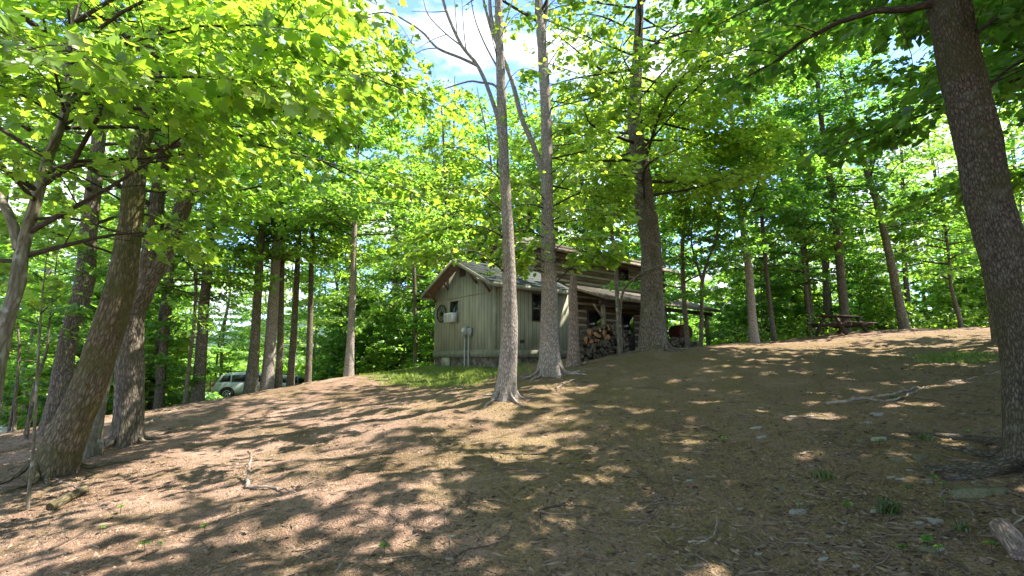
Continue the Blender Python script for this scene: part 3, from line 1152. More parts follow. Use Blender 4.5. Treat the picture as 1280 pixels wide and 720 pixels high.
for sgn in (0, 1):
    q = [(-0.50, y0, z0 - 0.12), (-0.50, yr, zr - 0.12), (-0.50, yr, zr + 0.02), (-0.50, y0, z0 + 0.02)]
    if sgn:
        q = [(a, AW - b, c) for a, b, c in q]
    m.prism(q, (0.025, 0, 0))
m.build('fascia', TRIM, cabin)
for yy in (0.25, 1.1, 3.15, AW - 0.15):
    m = MB()
    zt = rz_(yy) - 0.12
    m.beam((-0.04, yy, zt - 0.42), (-0.42, yy, zt - 0.03), 0.06, 0.06, up=(0, 1, 0))
    m.build('eave_bracket', SOFFIT, cabin)
m = MB()
m.box((-0.03, 1.92, 3.62), (-0.003, 2.32, 3.95))
gv = m.build('gable_vent', DARKWOOD, cabin)


def window(parent, axis, a0, a1, zz0, zz1, off=0.0, mullion=True, name='window'):
    """axis 'x': on a wall facing -y; axis 'y': on a wall facing -x"""
    def bx(mb, p0, p1, d0, d1, za, zb):
        if axis == 'x':
            mb.box((p0, off - d1, za), (p1, off - d0, zb))
        else:
            mb.box((off - d1, p0, za), (off - d0, p1, zb))
    f = MB()
    w = 0.05
    bx(f, a0 - w, a1 + w, 0.002, 0.03, zz1, zz1 + w)
    bx(f, a0 - w, a1 + w, 0.002, 0.04, zz0 - w, zz0)
    bx(f, a0 - w, a0, 0.002, 0.03, zz0, zz1)
    bx(f, a1, a1 + w, 0.002, 0.03, zz0, zz1)
    if mullion:
        bx(f, a0, a1, 0.008, 0.022, (zz0 + zz1) / 2 - 0.015, (zz0 + zz1) / 2 + 0.015)
        bx(f, (a0 + a1) / 2 - 0.012, (a0 + a1) / 2 + 0.012, 0.009, 0.021, zz0, zz1)
    fr = f.build(name, DARKWOOD if axis == 'x' else TRIM, parent)
    p = MB()
    bx(p, a0, a1, 0.002, 0.007, zz0, zz1)
    p.build('pane', GLASS, fr)
    return fr


window(cabin, 'x', 1.85, 2.5, 1.83, 2.83)
window(cabin, 'y', 2.36, 3.0, 1.80, 2.66, mullion=False)
m = MB()
m.box((1.2, -0.06, 0.93), (1.36, -0.003, 1.05))
m.build('dryer_vent', DARKWOOD, cabin)

# log house behind
LX0, LX1, LY0, LY1 = AL + 0.02, 14.0, 2.2, 5.6
m = MB()
zz = 0.3
rr_ = np.random.default_rng(3)
while zz < 5.75:
    h = rr_.uniform(0.24, 0.30)
    j = rr_.uniform(-0.02, 0.02)
    xs = np.linspace(LX0 - 0.0, LX1 + rr_.uniform(0.05, 0.2), 14)
    prof = []
    for x in xs:
        b_ = rr_.normal(0, 0.008)
        prof.append([(x, LY0 + 0.05, zz), (x, LY0 - 0.03 + j + b_, zz + 0.03), (x, LY0 - 0.055 + j + b_, zz + h * 0.5), (x, LY0 - 0.03 + j + b_, zz + h - 0.03), (x, LY0 + 0.05, zz + h)])
    V = np.array(prof).reshape(-1, 3)
    F = [(i * 5 + k, i * 5 + k + 5, i * 5 + k + 6, i * 5 + k + 1) for i in range(13) for k in range(4)]
    F += [tuple(13 * 5 + k for k in range(5))]
    m.add(V, F)
    zz += h + 0.075
lw = m.build('log_wall', LOGW, cabin)
m = MB()
m.box((LX0 + 0.01, LY0 + 0.012, 0.0), (LX1, LY1, 5.75))
m.build('chinking', CHINK, lw)
RZ0, RZR = 5.38, 6.2
m = MB()
m.prism([(LX0 - 0.02, LY0, 3.0), (LX0 - 0.02, LY1, 3.0), (LX0 - 0.02, LY1, 5.9), (LX0 - 0.02, (LY0 + LY1) / 2, RZR - 0.1), (LX0 - 0.02, LY0, 5.9)], (0.028, 0, 0))
m.build('gable_boards', SIDING, cabin)
m = MB()
for k in range(8):
    for sgn in (0, 1):
        f0, f1 = k / 8, min(1, (k + 1) / 8 + 0.01)
        ya0, yb0 = LY0 - 0.5, (LY0 + LY1) / 2
        ya, yb = ya0 + (yb0 - ya0) * f0, ya0 + (yb0 - ya0) * f1
        za, zb = RZ0 + (RZR - RZ0) * f0, RZ0 + (RZR - RZ0) * f1
        if sgn:
            ya, yb = LY0 + LY1 - ya, LY0 + LY1 - yb
        m.prism([(LX0 - 0.35, ya, za), (LX0 - 0.35, yb, zb), (LX0 - 0.35, yb, zb + 0.05), (LX0 - 0.35, ya, za + 0.065)], (LX1 + 1.5 - LX0 + 0.35, 0, 0))
m.build('upper_roof', OLDSHINGLE, cabin)
m = MB()
m.box((LX0 - 0.35, LY0 - 0.54, RZ0 - 0.12), (LX1 + 1.5, LY0 - 0.503, RZ0 + 0.04))
m.build('upper_fascia', GREYWOOD, cabin)
for xx in np.arange(LX0 + 0.2, LX1 + 1.4, 0.8):
    m = MB()
    m.beam((xx, LY0 - 0.48, RZ0 - 0.09), (xx, LY0 + 0.04, RZ0 + 0.24), 0.07, 0.12)
    m.build('rafter_tail', DARKWOOD, cabin)
# porch
PX0, PX1 = 5.75, 15.4
pe, pw = 3.0, 3.86
m = MB()
for k in range(6):
    f0, f1 = k / 6, min(1, (k + 1) / 6 + 0.01)
    ya, yb = -0.42 + (LY0 - 0.06 + 0.42) * f0, -0.42 + (LY0 - 0.06 + 0.42) * f1
    za, zb = pe + (pw - pe) * f0, pe + (pw - pe) * f1
    m.prism([(PX0, ya, za), (PX0, yb, zb), (PX0, yb, zb + 0.035), (PX0, ya, za + 0.055)], (PX1 - PX0, 0, 0))
m.build('porch_roof', OLDSHINGLE, cabin)
m = MB()
m.box((PX0, -0.46, pe - 0.10), (PX1, -0.423, pe + 0.03))
m.beam((PX0 - 0.02, -0.44, pe - 0.03), (PX0 - 0.02, LY0 - 0.08, pw - 0.03), 0.035, 0.13)
m.build('porch_fascia', GREYWOOD, cabin)
m = MB()
m.box((PX0 + 0.05, -0.08, 2.72), (PX1 - 0.3, 0.08, 2.90))
m.build('porch_beam', DARKWOOD, cabin)
for xx in (6.0, 10.6, 14.6):
    m = MB()
    m.box((xx - 0.075, -0.075, hz(xx, 0) - 0.1), (xx + 0.075, 0.075, 2.718))
    po = m.build('porch_post', GREYWOOD, cabin)
    m = MB()
    m.beam((xx - 0.08, 0, 2.15), (xx - 0.62, 0, 2.70), 0.07, 0.07, up=(0, 1, 0))
    m.build('brace', GREYWOOD, po)
for xx in np.arange(PX0 + 0.3, PX1 - 0.2, 0.75):
    m = MB()
    m.beam((xx, -0.4, pe - 0.07), (xx, LY0 - 0.06, pw - 0.07), 0.05, 0.11)
    m.build('porch_rafter', DARKWOOD, cabin)
for xx in (7.4, 10.05):
    m = MB()
    m.box((xx - 0.08, LY0 - 0.10, 0.55), (xx + 0.93, LY0 - 0.05, 2.72))
    dr = m.build('porch_door', DARKWOOD, cabin)
    m = MB()
    m.box((xx, LY0 - 0.106, 1.55), (xx + 0.85, LY0 - 0.102, 2.6))
    m.build('pane', GLASS, dr)
window(cabin, 'x', 9.9, 10.6, 4.55, 5.1, off=LY0 - 0.06)
m = MB()
m.box((4.0, 0.1, 0.35), (PX1 - 0.4, LY0 - 0.02, 0.72))
m.build('porch_floor', GREYWOOD, cabin)

# things hanging on the cabin
wc = hw(-0.055, 3.6, 2.22)
wheel = empty('wagon_wheel', wc, 'dark spoked wagon wheel hung on the gable wall left of the window', 'wagon wheel', rz=HRZ)
m = MB()
n = 28
th = np.arange(n + 1) / n * 2 * np.pi
m.tube(np.stack([th * 0, np.cos(th) * 0.35, np.sin(th) * 0.35], -1), 0.026, 6, cap=False, ref=np.array([1.0, 0, 0]))
m.build('rim', BLACK, wheel)
m = MB()
m.tube([(-0.05, 0, 0), (0.04, 0, 0)], 0.065, 12)
m.build('hub', BLACK, wheel)
for k in range(10):
    a = k / 10 * 2 * math.pi
    m = MB()
    m.tube([(0, 0.05 * math.cos(a), 0.05 * math.sin(a)), (0, 0.34 * math.cos(a), 0.34 * math.sin(a))], 0.012, 6)
    m.build('spoke', BLACK, wheel)
ac = empty('air_conditioner', hw(0, 2.36, 1.80), 'white window air conditioner sticking out of the gable window', 'air conditioner', rz=HRZ)
m = MB()
m.box((-0.32, 0.02, 0.005), (-0.046, 0.62, 0.37))
m.build('casing', WHITE, ac)
for k in range(2):
    m = MB()
    for q in range(6):
        m.box((-0.326, 0.06 + 0.29 * k, 0.06 + q * 0.045), (-0.322, 0.30 + 0.29 * k, 0.085 + q * 0.045))
    m.build('grille', GREYM, ac)
mb_ = empty('electric_meter', hw(0, 1.45, 0.0), 'grey electric meter boxes with conduits running down the siding to the ground', 'electric meter', rz=HRZ)
m = MB()
m.box((-0.16, 0.18, 1.22), (-0.027, 0.42, 1.60))
bx_ = m.build('meter_box', GREYM, mb_)
m = MB()
m.tube([(-0.16, 0.30, 1.45), (-0.22, 0.30, 1.45)], 0.08, 14)
m.build('meter_dial', WHITE, bx_)
m = MB()
m.box((-0.13, -0.10, 1.20), (-0.027, 0.13, 1.52))
m.build('breaker_box', GREYM, mb_)
for yy in (0.32, 0.06):
    m = MB()
    m.tube([(-0.09, yy, 1.23), (-0.09, yy, hz(0, 1.45 + yy) - 0.1)], 0.032, 10)
    m.build('conduit', GREYM, mb_)

# ------------------------------------------------------------------ rusty tank beside the porch
tp = hw(13.4, 0.9)
tg = gz(tp.x, tp.y)
tank = empty('oil_tank', (tp.x, tp.y, tg + 0.28), 'rusty round fuel tank on legs at the far end of the porch', 'tank', rz=HRZ + R(-25))
m = MB()
prof = [(-0.62, 0.02), (-0.62, 0.40), (-0.58, 0.47), (-0.54, 0.49), (0.54, 0.49), (0.58, 0.47), (0.62, 0.40), (0.62, 0.02)]
m.tube([(0, p[0] + (1e-4 * i), 0.92) for i, p in enumerate(prof)], [p[1] for p in prof], 28, ref=np.array([0, 0, 1.0]))
m.build('drum', RUST, tank, smooth=False)
tank.scale = (.88, .88, .88)
for sx in (-0.3, 0.3):
    for sy in (-0.42, 0.42):
        m = MB()
        m.tube([(sx, sy, 0.58), (sx, sy, -0.45)], 0.03, 8)
        m.build('leg', GREYM, tank)

# ------------------------------------------------------------------ firewood
SPLIT_NEW = mat('fresh_split_wood', (0.36, 0.19, 0.08), 0.85, 0.35, 14, bump=0.3, stretch=(1, 1, 1))
SPLIT_OLD = mat('weathered_split_wood', (0.125, 0.10, 0.075), 0.9, 0.5, 14, bump=0.4)
LOGBARK = mat('log_bark', (0.07, 0.052, 0.038), 0.95, 0.5, 18, bump=0.8)


def split_log_mesh(seed, m_end, wedge):
    r = np.random.default_rng(seed)
    m = MB()
    Ls = 0.42
    R0 = 0.085
    if wedge:
        an = np.linspace(0, R(85), 6)
        poly = [(0, 0)] + [(R0 * 1.55 * math.cos(a), R0 * 1.55 * math.sin(a)) for a in an]
        cx, cz = R0 * 0.7, R0 * 0.7
    else:
        an = np.linspace(0, 2 * math.pi, 11)[:-1]
        poly = [(R0 * math.cos(a) * r.uniform(0.9, 1.08), R0 * math.sin(a) * r.uniform(0.85, 1.0)) for a in an]
        cx = cz = 0
    n = len(poly)
    st = []
    for y in (-Ls / 2, -Ls / 6, Ls / 6, Ls / 2):
        st += [((px_ - cx) + r.normal(0, 0.004), y + r.normal(0, 0.006), (pz_ - cz) + r.normal(0, 0.004)) for px_, pz_ in poly]
    F0 = [tuple(range(n)), tuple(range(4 * n - 1, 3 * n - 1, -1))]
    side = [(i * n + k, i * n + (k + 1) % n, (i + 1) * n + (k + 1) % n, (i + 1) * n + k) for i in range(3) for k in range(n)]
    flat = [s for s in side if wedge and (s[0] % n in (0, n - 1))]
    rest = [s for s in side if s not in flat]
    m.add(st, F0 + flat, 0)
    m.add(st, rest, 1)
    return m, m_end


def log_object(seed, me, wedge):
    m, e = split_log_mesh(seed, me, wedge)
    return m.build('split_log', [me, LOGBARK])


protos_new = [log_object(s, SPLIT_NEW, s % 3 != 0) for s in range(4)]
protos_old = [log_object(s + 9, SPLIT_OLD, s % 3 != 0) for s in range(4)]
used_p = {}


def place_log(protos, k, loc, rot, sc, label, group):
    p = protos[k % len(protos)]
    if p.name not in used_p:
        used_p[p.name] = 1
        o = p
    else:
        o = p.copy()
        COL.objects.link(o)
    o.location = loc
    o.rotation_euler = rot
    o.scale = (sc, random.uniform(0.85, 1.15), sc)
    return tag(o, label, 'log', group)


pa = pix(722, 449, 16.6)
pb = pix(784, 445, 17.6)
dv = np.array([pb[0] - pa[0], pb[1] - pa[1]])
plen = np.linalg.norm(dv)
dv /= plen
prz = math.atan2(dv[1], dv[0])
row_h = 0.112
k = 0
for row in range(9):
    # heap outline: steep at the left, sloping off to the right, top rounded
    z = row * row_h
    x0_ = 0.02 + 0.018 * row + (0.05 * max(0, row - 6) ** 1.5)
    x1_ = plen - 0.02 * row - (0.11 * max(0, row - 6) ** 1.5)
    x = x0_ + random.uniform(0, 0.08)
    while x < x1_:
        for lay in ((0, 1) if row % 2 == 0 and row > 6 else (0,)):
            cx_ = pa[0] + dv[0] * x - dv[1] * (0.40 * lay + random.uniform(-0.06, 0.06))
            cy_ = pa[1] + dv[1] * x + dv[0] * (0.40 * lay + random.uniform(-0.06, 0.06))
            fresh = (row >= 5 and x < plen * 0.55 and random.random() < 0.85) or (row >= 8 and random.random() < 0.6)
            place_log(protos_new if fresh else protos_old, k, (cx_, cy_, gz(cx_, cy_) + 0.06 + z + random.uniform(-0.03, 0.03)),
                      (random.uniform(-0.25, 0.25), random.uniform(0, 6.28), prz + random.uniform(-0.55, 0.55)), random.uniform(0.65, 1.15),
                      'freshly split orange log in the upper part of the tall woodpile' if fresh else 'grey weathered split log in the tall woodpile beside the dead trunk',
                      'fresh logs of the tall woodpile' if fresh else 'weathered logs of the tall woodpile')
            k += 1
        x += random.uniform(0.13, 0.175)
pa2 = pix(833, 436, 21.0)
pb2 = pix(877, 434, 22.5)
for row in range(4):
    for q in range(13 - 3 * row):
        f = (q + row + random.uniform(-0.3, 0.3)) / 13
        c = pa2 + (pb2 - pa2) * f
        c[1] += random.uniform(-0.1, 0.1)
        place_log(protos_old, k, (c[0], c[1], gz(c[0], c[1]) + 0.05 + row * 0.10), (random.uniform(-0.3, 0.3), random.uniform(0, 6.28), prz + random.uniform(-0.6, 0.6)), random.uniform(0.8, 1.25),
                  'dark weathered log in the low pile below the rusty tank', 'logs of the low pile by the tank')
        k += 1

# ------------------------------------------------------------------ picnic table
PICW = mat('weathered_dark_plank', (0.085, 0.058, 0.045), 0.85, 0.45, 9, stretch=(0.4, 3, 3), bump=0.4, bscale=30)
pp = ground_hit(1052, 416)
pp = pix(1052, 414, 21.5)
pic = empty('picnic_table', (pp[0], pp[1], gz(pp[0], pp[1])), 'dark weathered wooden picnic table with two attached benches on the crest', 'picnic table', rz=R(24))
for yy in (-0.30, -0.15, 0, 0.15, 0.30):
    m = MB()
    m.box((-1.05 + random.uniform(-0.02, 0.02), yy - 0.07, 0.72), (1.05 + random.uniform(-0.02, 0.02), yy + 0.07, 0.765))
    m.build('top_plank', PICW, pic)
for yy in (-0.72, 0.72):
    m = MB()
    m.box((-1.05, yy - 0.145, 0.42), (1.05, yy - 0.005, 0.462))
    m.box((-1.05, yy + 0.005, 0.42), (1.05, yy + 0.145, 0.462))
    m.build('bench', PICW, pic)
for xx in (-0.72, 0.72):
    for s in (-1, 1):
        m = MB()
        m.beam((xx, 0.24 * s, 0.715), (xx, 0.66 * s, -0.08), 0.045, 0.14, up=(0, 0, 1))
        m.build('leg', PICW, pic)
    m = MB()
    m.box((xx + 0.026, -0.86, 0.29), (xx + 0.066, 0.86, 0.417))
    m.build('crossbar', PICW, pic)
    m = MB()
    m.beam((xx * 0.95, 0, 0.34), (xx * 0.2, 0, 0.70), 0.045, 0.09)
    m.build('brace', PICW, pic)

# ------------------------------------------------------------------ parked cars
PAINT = mat('silver_white_paint', (0.33, 0.36, 0.355), 0.25, 0.03, 2, spec=0.5)
PAINT2 = mat('pale_silver_paint', (0.34, 0.37, 0.37), 0.3, 0.03, 2, spec=0.5)
TYRE = mat('tyre_rubber', (0.02, 0.02, 0.02), 0.9, 0.2, 8)
RIMM = mat('alloy_rim', (0.45, 0.45, 0.45), 0.35, 0.1, 4, metal=0.6)
RED = mat('tail_lamp', (0.38, 0.05, 0.025), 0.25, 0.1, 4)
LAMP = mat('headlamp', (0.7, 0.7, 0.7), 0.15, 0.1, 4)


def make_car(name, label, loc, rz, paint, Lc=4.65, H=1.68, Wd=0.92, group=None):
    root = empty(name, loc, label, 'car', group, rz)
    # front towards +x
    st = [(-2.32, .42, .78, .72), (-2.28, .30, .95, .82), (-2.05, .27, 1.04, .90), (-1.5, .25, 1.06, .92), (-0.6, .24, 1.04, .92), (0.4, .24, 1.02, .92), (1.05, .24, 1.0, .92), (1.6, .26, .95, .91), (2.05, .28, .86, .88), (2.26, .32, .74, .80), (2.33, .42, .60, .66)]
    m = MB()
    ring = []
    for x, zl, zb, hwid in st:
        ring += [(x, -hwid * .85, zl), (x, -hwid, zl + .14), (x, -hwid, zl + .3 if zl + .3 < zb - .1 else (zl + zb) / 2), (x, -hwid * .965, zb - .06), (x, -hwid * .86, zb), (x, hwid * .86, zb), (x, hwid * .965, zb - .06), (x, hwid, zl + .3 if zl + .3 < zb - .1 else (zl + zb) / 2), (x, hwid, zl + .14), (x, hwid * .85, zl)]
    ns = len(st)
    F = [(i * 10 + k, i * 10 + (k + 1) % 10, i * 10 + 10 + (k + 1) % 10, i * 10 + 10 + k) for i in range(ns - 1) for k in range(10)]
    F += [tuple(range(9, -1, -1)), tuple((ns - 1) * 10 + k for k in range(10))]
    m.add(ring, F)
    # greenhouse
    gs = [(-2.18, .95, .97, .78), (-1.85, .95, 1.52, .68), (-1.5, .95, 1.63, .67), (-0.6, .95, H, .67), (0.25, .95, 1.64, .66), (0.55, .95, 1.50, .68), (1.25, .95, .98, .78)]
    ring = []
    for x, zl, zt, hr in gs:
        ring += [(x, -.80, zl), (x, -hr, zt - .05), (x, -hr * .8, zt), (x, hr * .8, zt), (x, hr, zt - .05), (x, .80, zl)]
    ns = len(gs)
    F = [(i * 6 + k, i * 6 + k + 1, i * 6 + 7 + k, i * 6 + 6 + k) for i in range(ns - 1) for k in range(5)]
    F += [(5, 4, 3, 2, 1, 0), tuple((ns - 1) * 6 + k for k in range(6))]
    m.add(ring, F)
    body = m.build('body', paint, root, smooth=False)
    for s in (-1, 1):
        def wp(x, z):
            f = (z - .95) / (1.60 - .95)
            return (x, s * (.80 + (.67 - .80) * f + .012), z)
        for poly in ([(-1.92, 1.10), (-1.30, 1.10), (-1.30, 1.50), (-1.72, 1.48)], [(-1.22, 1.09), (-.32, 1.08), (-.32, 1.54), (-1.22, 1.51)], [(-.24, 1.08), (.98, 1.06), (.42, 1.47), (.12, 1.53), (-.24, 1.54)]):
            w = MB()
            pts = [wp(*q) for q in poly]
            w.prism(pts, (0, -s * 0.02, 0))
            w.build('side_window', GLASS, root)
        w = MB()
        w.tube([(-1.75, s * .60, H - .02), (-1.6, s * .60, H + .05), (0.0, s * .60, H + .06), (0.2, s * .60, H - .02)], 0.02, 6)
        w.build('roof_rail', BLACK, root)
        w = MB()
        w.box((-2.30, s * .70 - .13, .80), (-2.10, s * .70 + .16, 1.02))
        w.build('tail_light', RED, root)
        w = MB()
        w.box((2.10, s * .62 - .16, .66), (2.28, s * .62 + .16, .80))
        w.build('headlight', LAMP, root)
        w = MB()
        w.box((.72, s * .95 - .07, 1.02), (.90, s * .95 + .07, 1.16))
        w.build('mirror', paint, root)
        for x in (-1.42, 1.42):
            w = MB()
            w.tube([(x, s * .935, .36), (x, s * .80, .36)], 0.43, 24)
            w.build('wheel_arch', BLACK, root)
            w = MB()
            prof = [(.955, .20), (.962, .30), (.94, .345), (.78, .345), (.76, .20)]
            w.tube([(x, s * (a + 1e-4 * i), .345) for i, (a, _) in enumerate(prof)], [q for _, q in prof], 24)
            ty = w.build('wheel', TYRE, root)
            w = MB()
            w.tube([(x, s * .972, .345), (x, s * .95, .345)], [.07, .075], 12)
            for kk in range(6):
                a = kk / 6 * 2 * math.pi
                w.beam((x + .04 * math.cos(a), s * .968, .345 + .04 * math.sin(a)), (x + .21 * math.cos(a), s * .966, .345 + .21 * math.sin(a)), .05, .02, up=(0, 1, 0))
            th_ = np.arange(25) / 24 * 2 * np.pi
            w.tube(np.stack([x + .215 * np.cos(th_), th_ * 0 + s * .965, .345 + .215 * np.sin(th_)], -1), .018, 6, cap=False, ref=np.array([0, 1.0, 0]))
            w.build('rim', RIMM, ty)
    w = MB()
    w.add([(-2.165, -.60, 1.04), (-2.165, .60, 1.04), (-1.885, .56, 1.49), (-1.885, -.56, 1.49)], [(0, 3, 2, 1)])
    w.build('rear_window', GLASS, root)
    w = MB()
    w.add([(1.22, -.62, 1.02), (1.22, .62, 1.02), (.60, .58, 1.50), (.60, -.58, 1.50)], [(0, 1, 2, 3)])
    w.build('windscreen', GLASS, root)
    return root


c1 = pix(317, 492, 33.5)
make_car('parked_car', 'silver white estate car parked beyond the slope with its rear wheel in view', (c1[0], c1[1], gz(c1[0], c1[1])), R(20), PAINT)
c2 = pix(366, 498, 38.0)
make_car('parked_car', 'second pale car mostly hidden behind trunks and the slope, right of the white one', (c2[0], c2[1], gz(c2[0], c2[1]) + 0.02), R(64), PAINT2)
# ------------------------------------------------------------------ the trees nearby
BIGT = dict(n=40, step=0.10, ridge=0.030, freq=26)
MIDT = dict(n=26, step=0.12, ridge=0.016, freq=18)
SMALL = dict(n=14, step=0.2, ridge=0.008, freq=10)

near_tree('leaning_tree', 'large mossy trunk leaning right, the nearest of the big left hand trees',
          [(62, 597, 64), (90, 530, 53), (115, 468, 46), (150, 360, 40), (163, 280, 32), (170, 217, 28), (184, 140, 27), (192, 60, 24), (195, 0, 16)], 7.4, 15, BARK_MOSSY,
          crown=[dict(h0=4.8, h1=14.5, n=26, l0=3.8, l1=1.8, r0=0.06)], leafmat=LEAF_A, leaf=0.13, dens=15, seed=21, roots=(6, .6, .045), flare=0.06, flare_h=0.3, lean=0.25, **BIGT)
near_tree('forked_tree', 'dark thick tree right behind the leaning trunk, forking and bending right above',
          [(160, 548, 42), (162, 520, 38), (163, 450, 36), (166, 389, 33), (181, 360, 26), (191, 305, 24), (196, 255, 22), (205, 190, 17)], 9.4, 14, BARK_DARK,
          crown=[dict(h0=4.5, h1=13, n=24, l0=3.6, l1=1.8, r0=0.06)], leafmat=LEAF_C, leaf=0.13, dens=14, seed=22, roots=(6, .6, .06), flare=0.08,
          extra=[([pix(178, 365, 9.4), pix(206, 318, 9.45), pix(228, 262, 9.5), pix(241, 225, 9.5), pix(251, 150, 9.6), pix(259, 60, 9.7)], 0.17, 0.07)], **BIGT)
near_tree('dark_tree', 'dark mossy trunk behind the leaning tree, leftmost of the thick trunks',
          [(66, 545, 31), (84, 432, 26), (94, 396, 26), (106, 350, 26), (111, 287, 24), (118, 230, 22), (128, 120, 18), (135, 20, 14)], 11, 15, BARK_DARK,
          crown=[dict(h0=4.5, h1=14, n=24, l0=3.6, l1=1.8, r0=0.06)], leafmat=LEAF_A, leaf=0.14, dens=14, seed=23, flare=0.1, **MIDT)
near_tree('mossy_tree', 'short pale mossy trunk seen between the leaning tree and the dark forked tree',
          [(110, 572, 30), (118, 530, 22), (128, 490, 17), (140, 440, 14), (152, 380, 12), (160, 300, 10)], 8.6, 9, BARK_PALE,
          crown=[dict(h0=3.4, h1=8.6, n=16, l0=2.4, l1=1.2, r0=0.035)], leafmat=LEAF_A, leaf=0.12, dens=30, seed=24, flare=0.06, **SMALL)
# the pale tree at the left edge with its long low branches
D = 5.4
near_tree('pale_tree', 'pale lichen spotted small tree at the left edge with long low branches',
          [(-22, 640, 30), (-12, 520, 26), (2, 420, 24), (21, 360, 22), (30, 305, 20), (48, 242, 16), (62, 192, 15), (70, 175, 14), (81, 140, 12), (85, 105, 12), (90, 37, 10), (99, 0, 7)], D, 8.5, BARK_PALE,
          extra=[([pix(24, 312, D), pix(16, 280, D), pix(0, 247, D), pix(-30, 200, D)], 0.055, 0.03)],
          crown=[dict(h0=3.0, h1=8.2, n=22, l0=2.6, l1=1.3, r0=0.03, sublen=0.5), dict(h0=2.8, h1=6.5, n=10, l0=3.0, l1=2.2, r0=0.03, sublen=0.5, lm=lambda a: max(0.0, math.cos(a + 0.3)))],
          limbs=[dict(pts=[pix(52, 232, D), pix(78, 215, D), pix(100, 197, D - .1), pix(104, 180, D - .1), pix(135, 130, D - .3), pix(165, 138, D - .4), pix(215, 135, D - .5), pix(262, 125, D - .6), pix(318, 102, D - .6), pix(370, 80, D - .6)], r0=0.032, bare=0.35, sublen=0.3, gap=0.16),
                 dict(pts=[pix(58, 216, D), pix(100, 201, D), pix(155, 199, D + .2), pix(210, 196, D + .5), pix(275, 183, D + .8), pix(340, 170, D + 1.1)], r0=0.026, bare=0.4, sublen=0.28, gap=0.2),
                 dict(pts=[pix(44, 274, D), pix(90, 272, D), pix(150, 291, D + .2), pix(215, 302, D + .4), pix(270, 318, D + .7)], r0=0.02, bare=0.5, sublen=0.25, gap=0.25),
                 dict(pts=[pix(85, 110, D), pix(120, 70, D - .8), pix(190, 45, D - 1.2), pix(280, 30, D - 1.4), pix(400, 40, D - 1.4)], r0=0.026, bare=0.2, sublen=0.4, gap=0.14),
                 dict(pts=[pix(83, 130, D), pix(140, 105, D - .9), pix(230, 95, D - 1.3), pix(330, 105, D - 1.3), pix(430, 130, D - 1.2)], r0=0.026, bare=0.2, sublen=0.36, gap=0.14),
                 dict(pts=[pix(92, 60, D), pix(180, 0, D - .6), pix(300, -30, D - .8), pix(420, -20, D - .9)], r0=0.026, bare=0.2, sublen=0.4, gap=0.14),
                 dict(pts=[pix(90, 30, D), pix(220, -40, D), pix(360, -40, D + .6), pix(480, 10, D + 1.0)], r0=0.026, bare=0.25, sublen=0.4, gap=0.14),
                 dict(pts=[pix(75, 160, D), pix(190, 160, D + .6), pix(320, 180, D + 1.2), pix(450, 215, D + 1.8), pix(540, 250, D + 2.2)], r0=0.026, bare=0.25, sublen=0.33, gap=0.16),
                 dict(pts=[pix(85, 110, D), pix(230, 60, D + .8), pix(380, 70, D + 1.5), pix(500, 110, D + 2.2), pix(590, 150, D + 2.8)], r0=0.03, bare=0.25, sublen=0.32, gap=0.16),
                 dict(pts=[pix(90, 60, D), pix(300, 20, D + 1.5), pix(420, 30, D + 3), pix(505, 75, D + 4)], r0=0.026, bare=0.35, sublen=0.34, gap=0.13),
                 dict(pts=[pix(90, 80, D), pix(300, 70, D + 2), pix(430, 90, D + 3.4), pix(540, 128, D + 4.6)], r0=0.026, bare=0.4, sublen=0.32, gap=0.13),
                 dict(pts=[pix(78, 150, D), pix(30, 120, D - .8), pix(-40, 90, D - 1.4)], r0=0.022, bare=0.1, sublen=0.5, gap=0.14),
                 dict(pts=[pix(80, 140, D), pix(70, 95, D - 1.2), pix(60, 70, D - 2.0), pix(20, 60, D - 2.6)], r0=0.02, bare=0.1, sublen=0.5, gap=0.14)],
          leafmat=LEAF_B, leaf=0.105, dens=16, lobed=True, width=0.26, seed=25, droop=0.35, flare=0.04, **MIDT)
near_tree('thin_sapling', 'thin pale bare stem standing in front of the leaning tree',
          [(38, 609, 6.5), (41, 570, 5), (44, 520, 4.5), (47, 460, 4), (52, 380, 3)], 6.2, 3.6, BARK_PALE, crown=[dict(h0=2.4, h1=3.5, n=5, l0=0.8, l1=0.4, r0=0.01)], leafmat=LEAF_A, leaf=0.1, dens=30, lobed=True, seed=26, n=8, step=0.15)
near_tree('crooked_sapling', 'dark thin crooked stem left of the leaning tree base',
          [(30, 556, 8), (38, 515, 6), (44, 480, 6), (58, 440, 4), (62, 400, 3)], 10.5, 5, BARK_DARK, crown=[dict(h0=2.0, h1=4.8, n=10, l0=1.3, l1=0.6, r0=0.015)], leafmat=LEAF_A, leaf=0.12, dens=36, seed=27, n=8, step=0.2)
near_tree('crooked_sapling', 'forked dark stem near the gravel drive at the left edge',
          [(10, 548, 6), (14, 520, 4.5), (20, 490, 4.5), (24, 440, 4), (22, 400, 3)], 12.5, 5, BARK_DARK, crown=[dict(h0=1.7, h1=4.8, n=12, l0=1.5, l1=0.7, r0=0.015)], leafmat=LEAF_A, leaf=0.12, dens=36, seed=28, n=8, step=0.2,
          extra=[([pix(17, 548, 12.5), pix(19, 520, 12.5), pix(19, 495, 12.5)], 0.045, 0.03)])

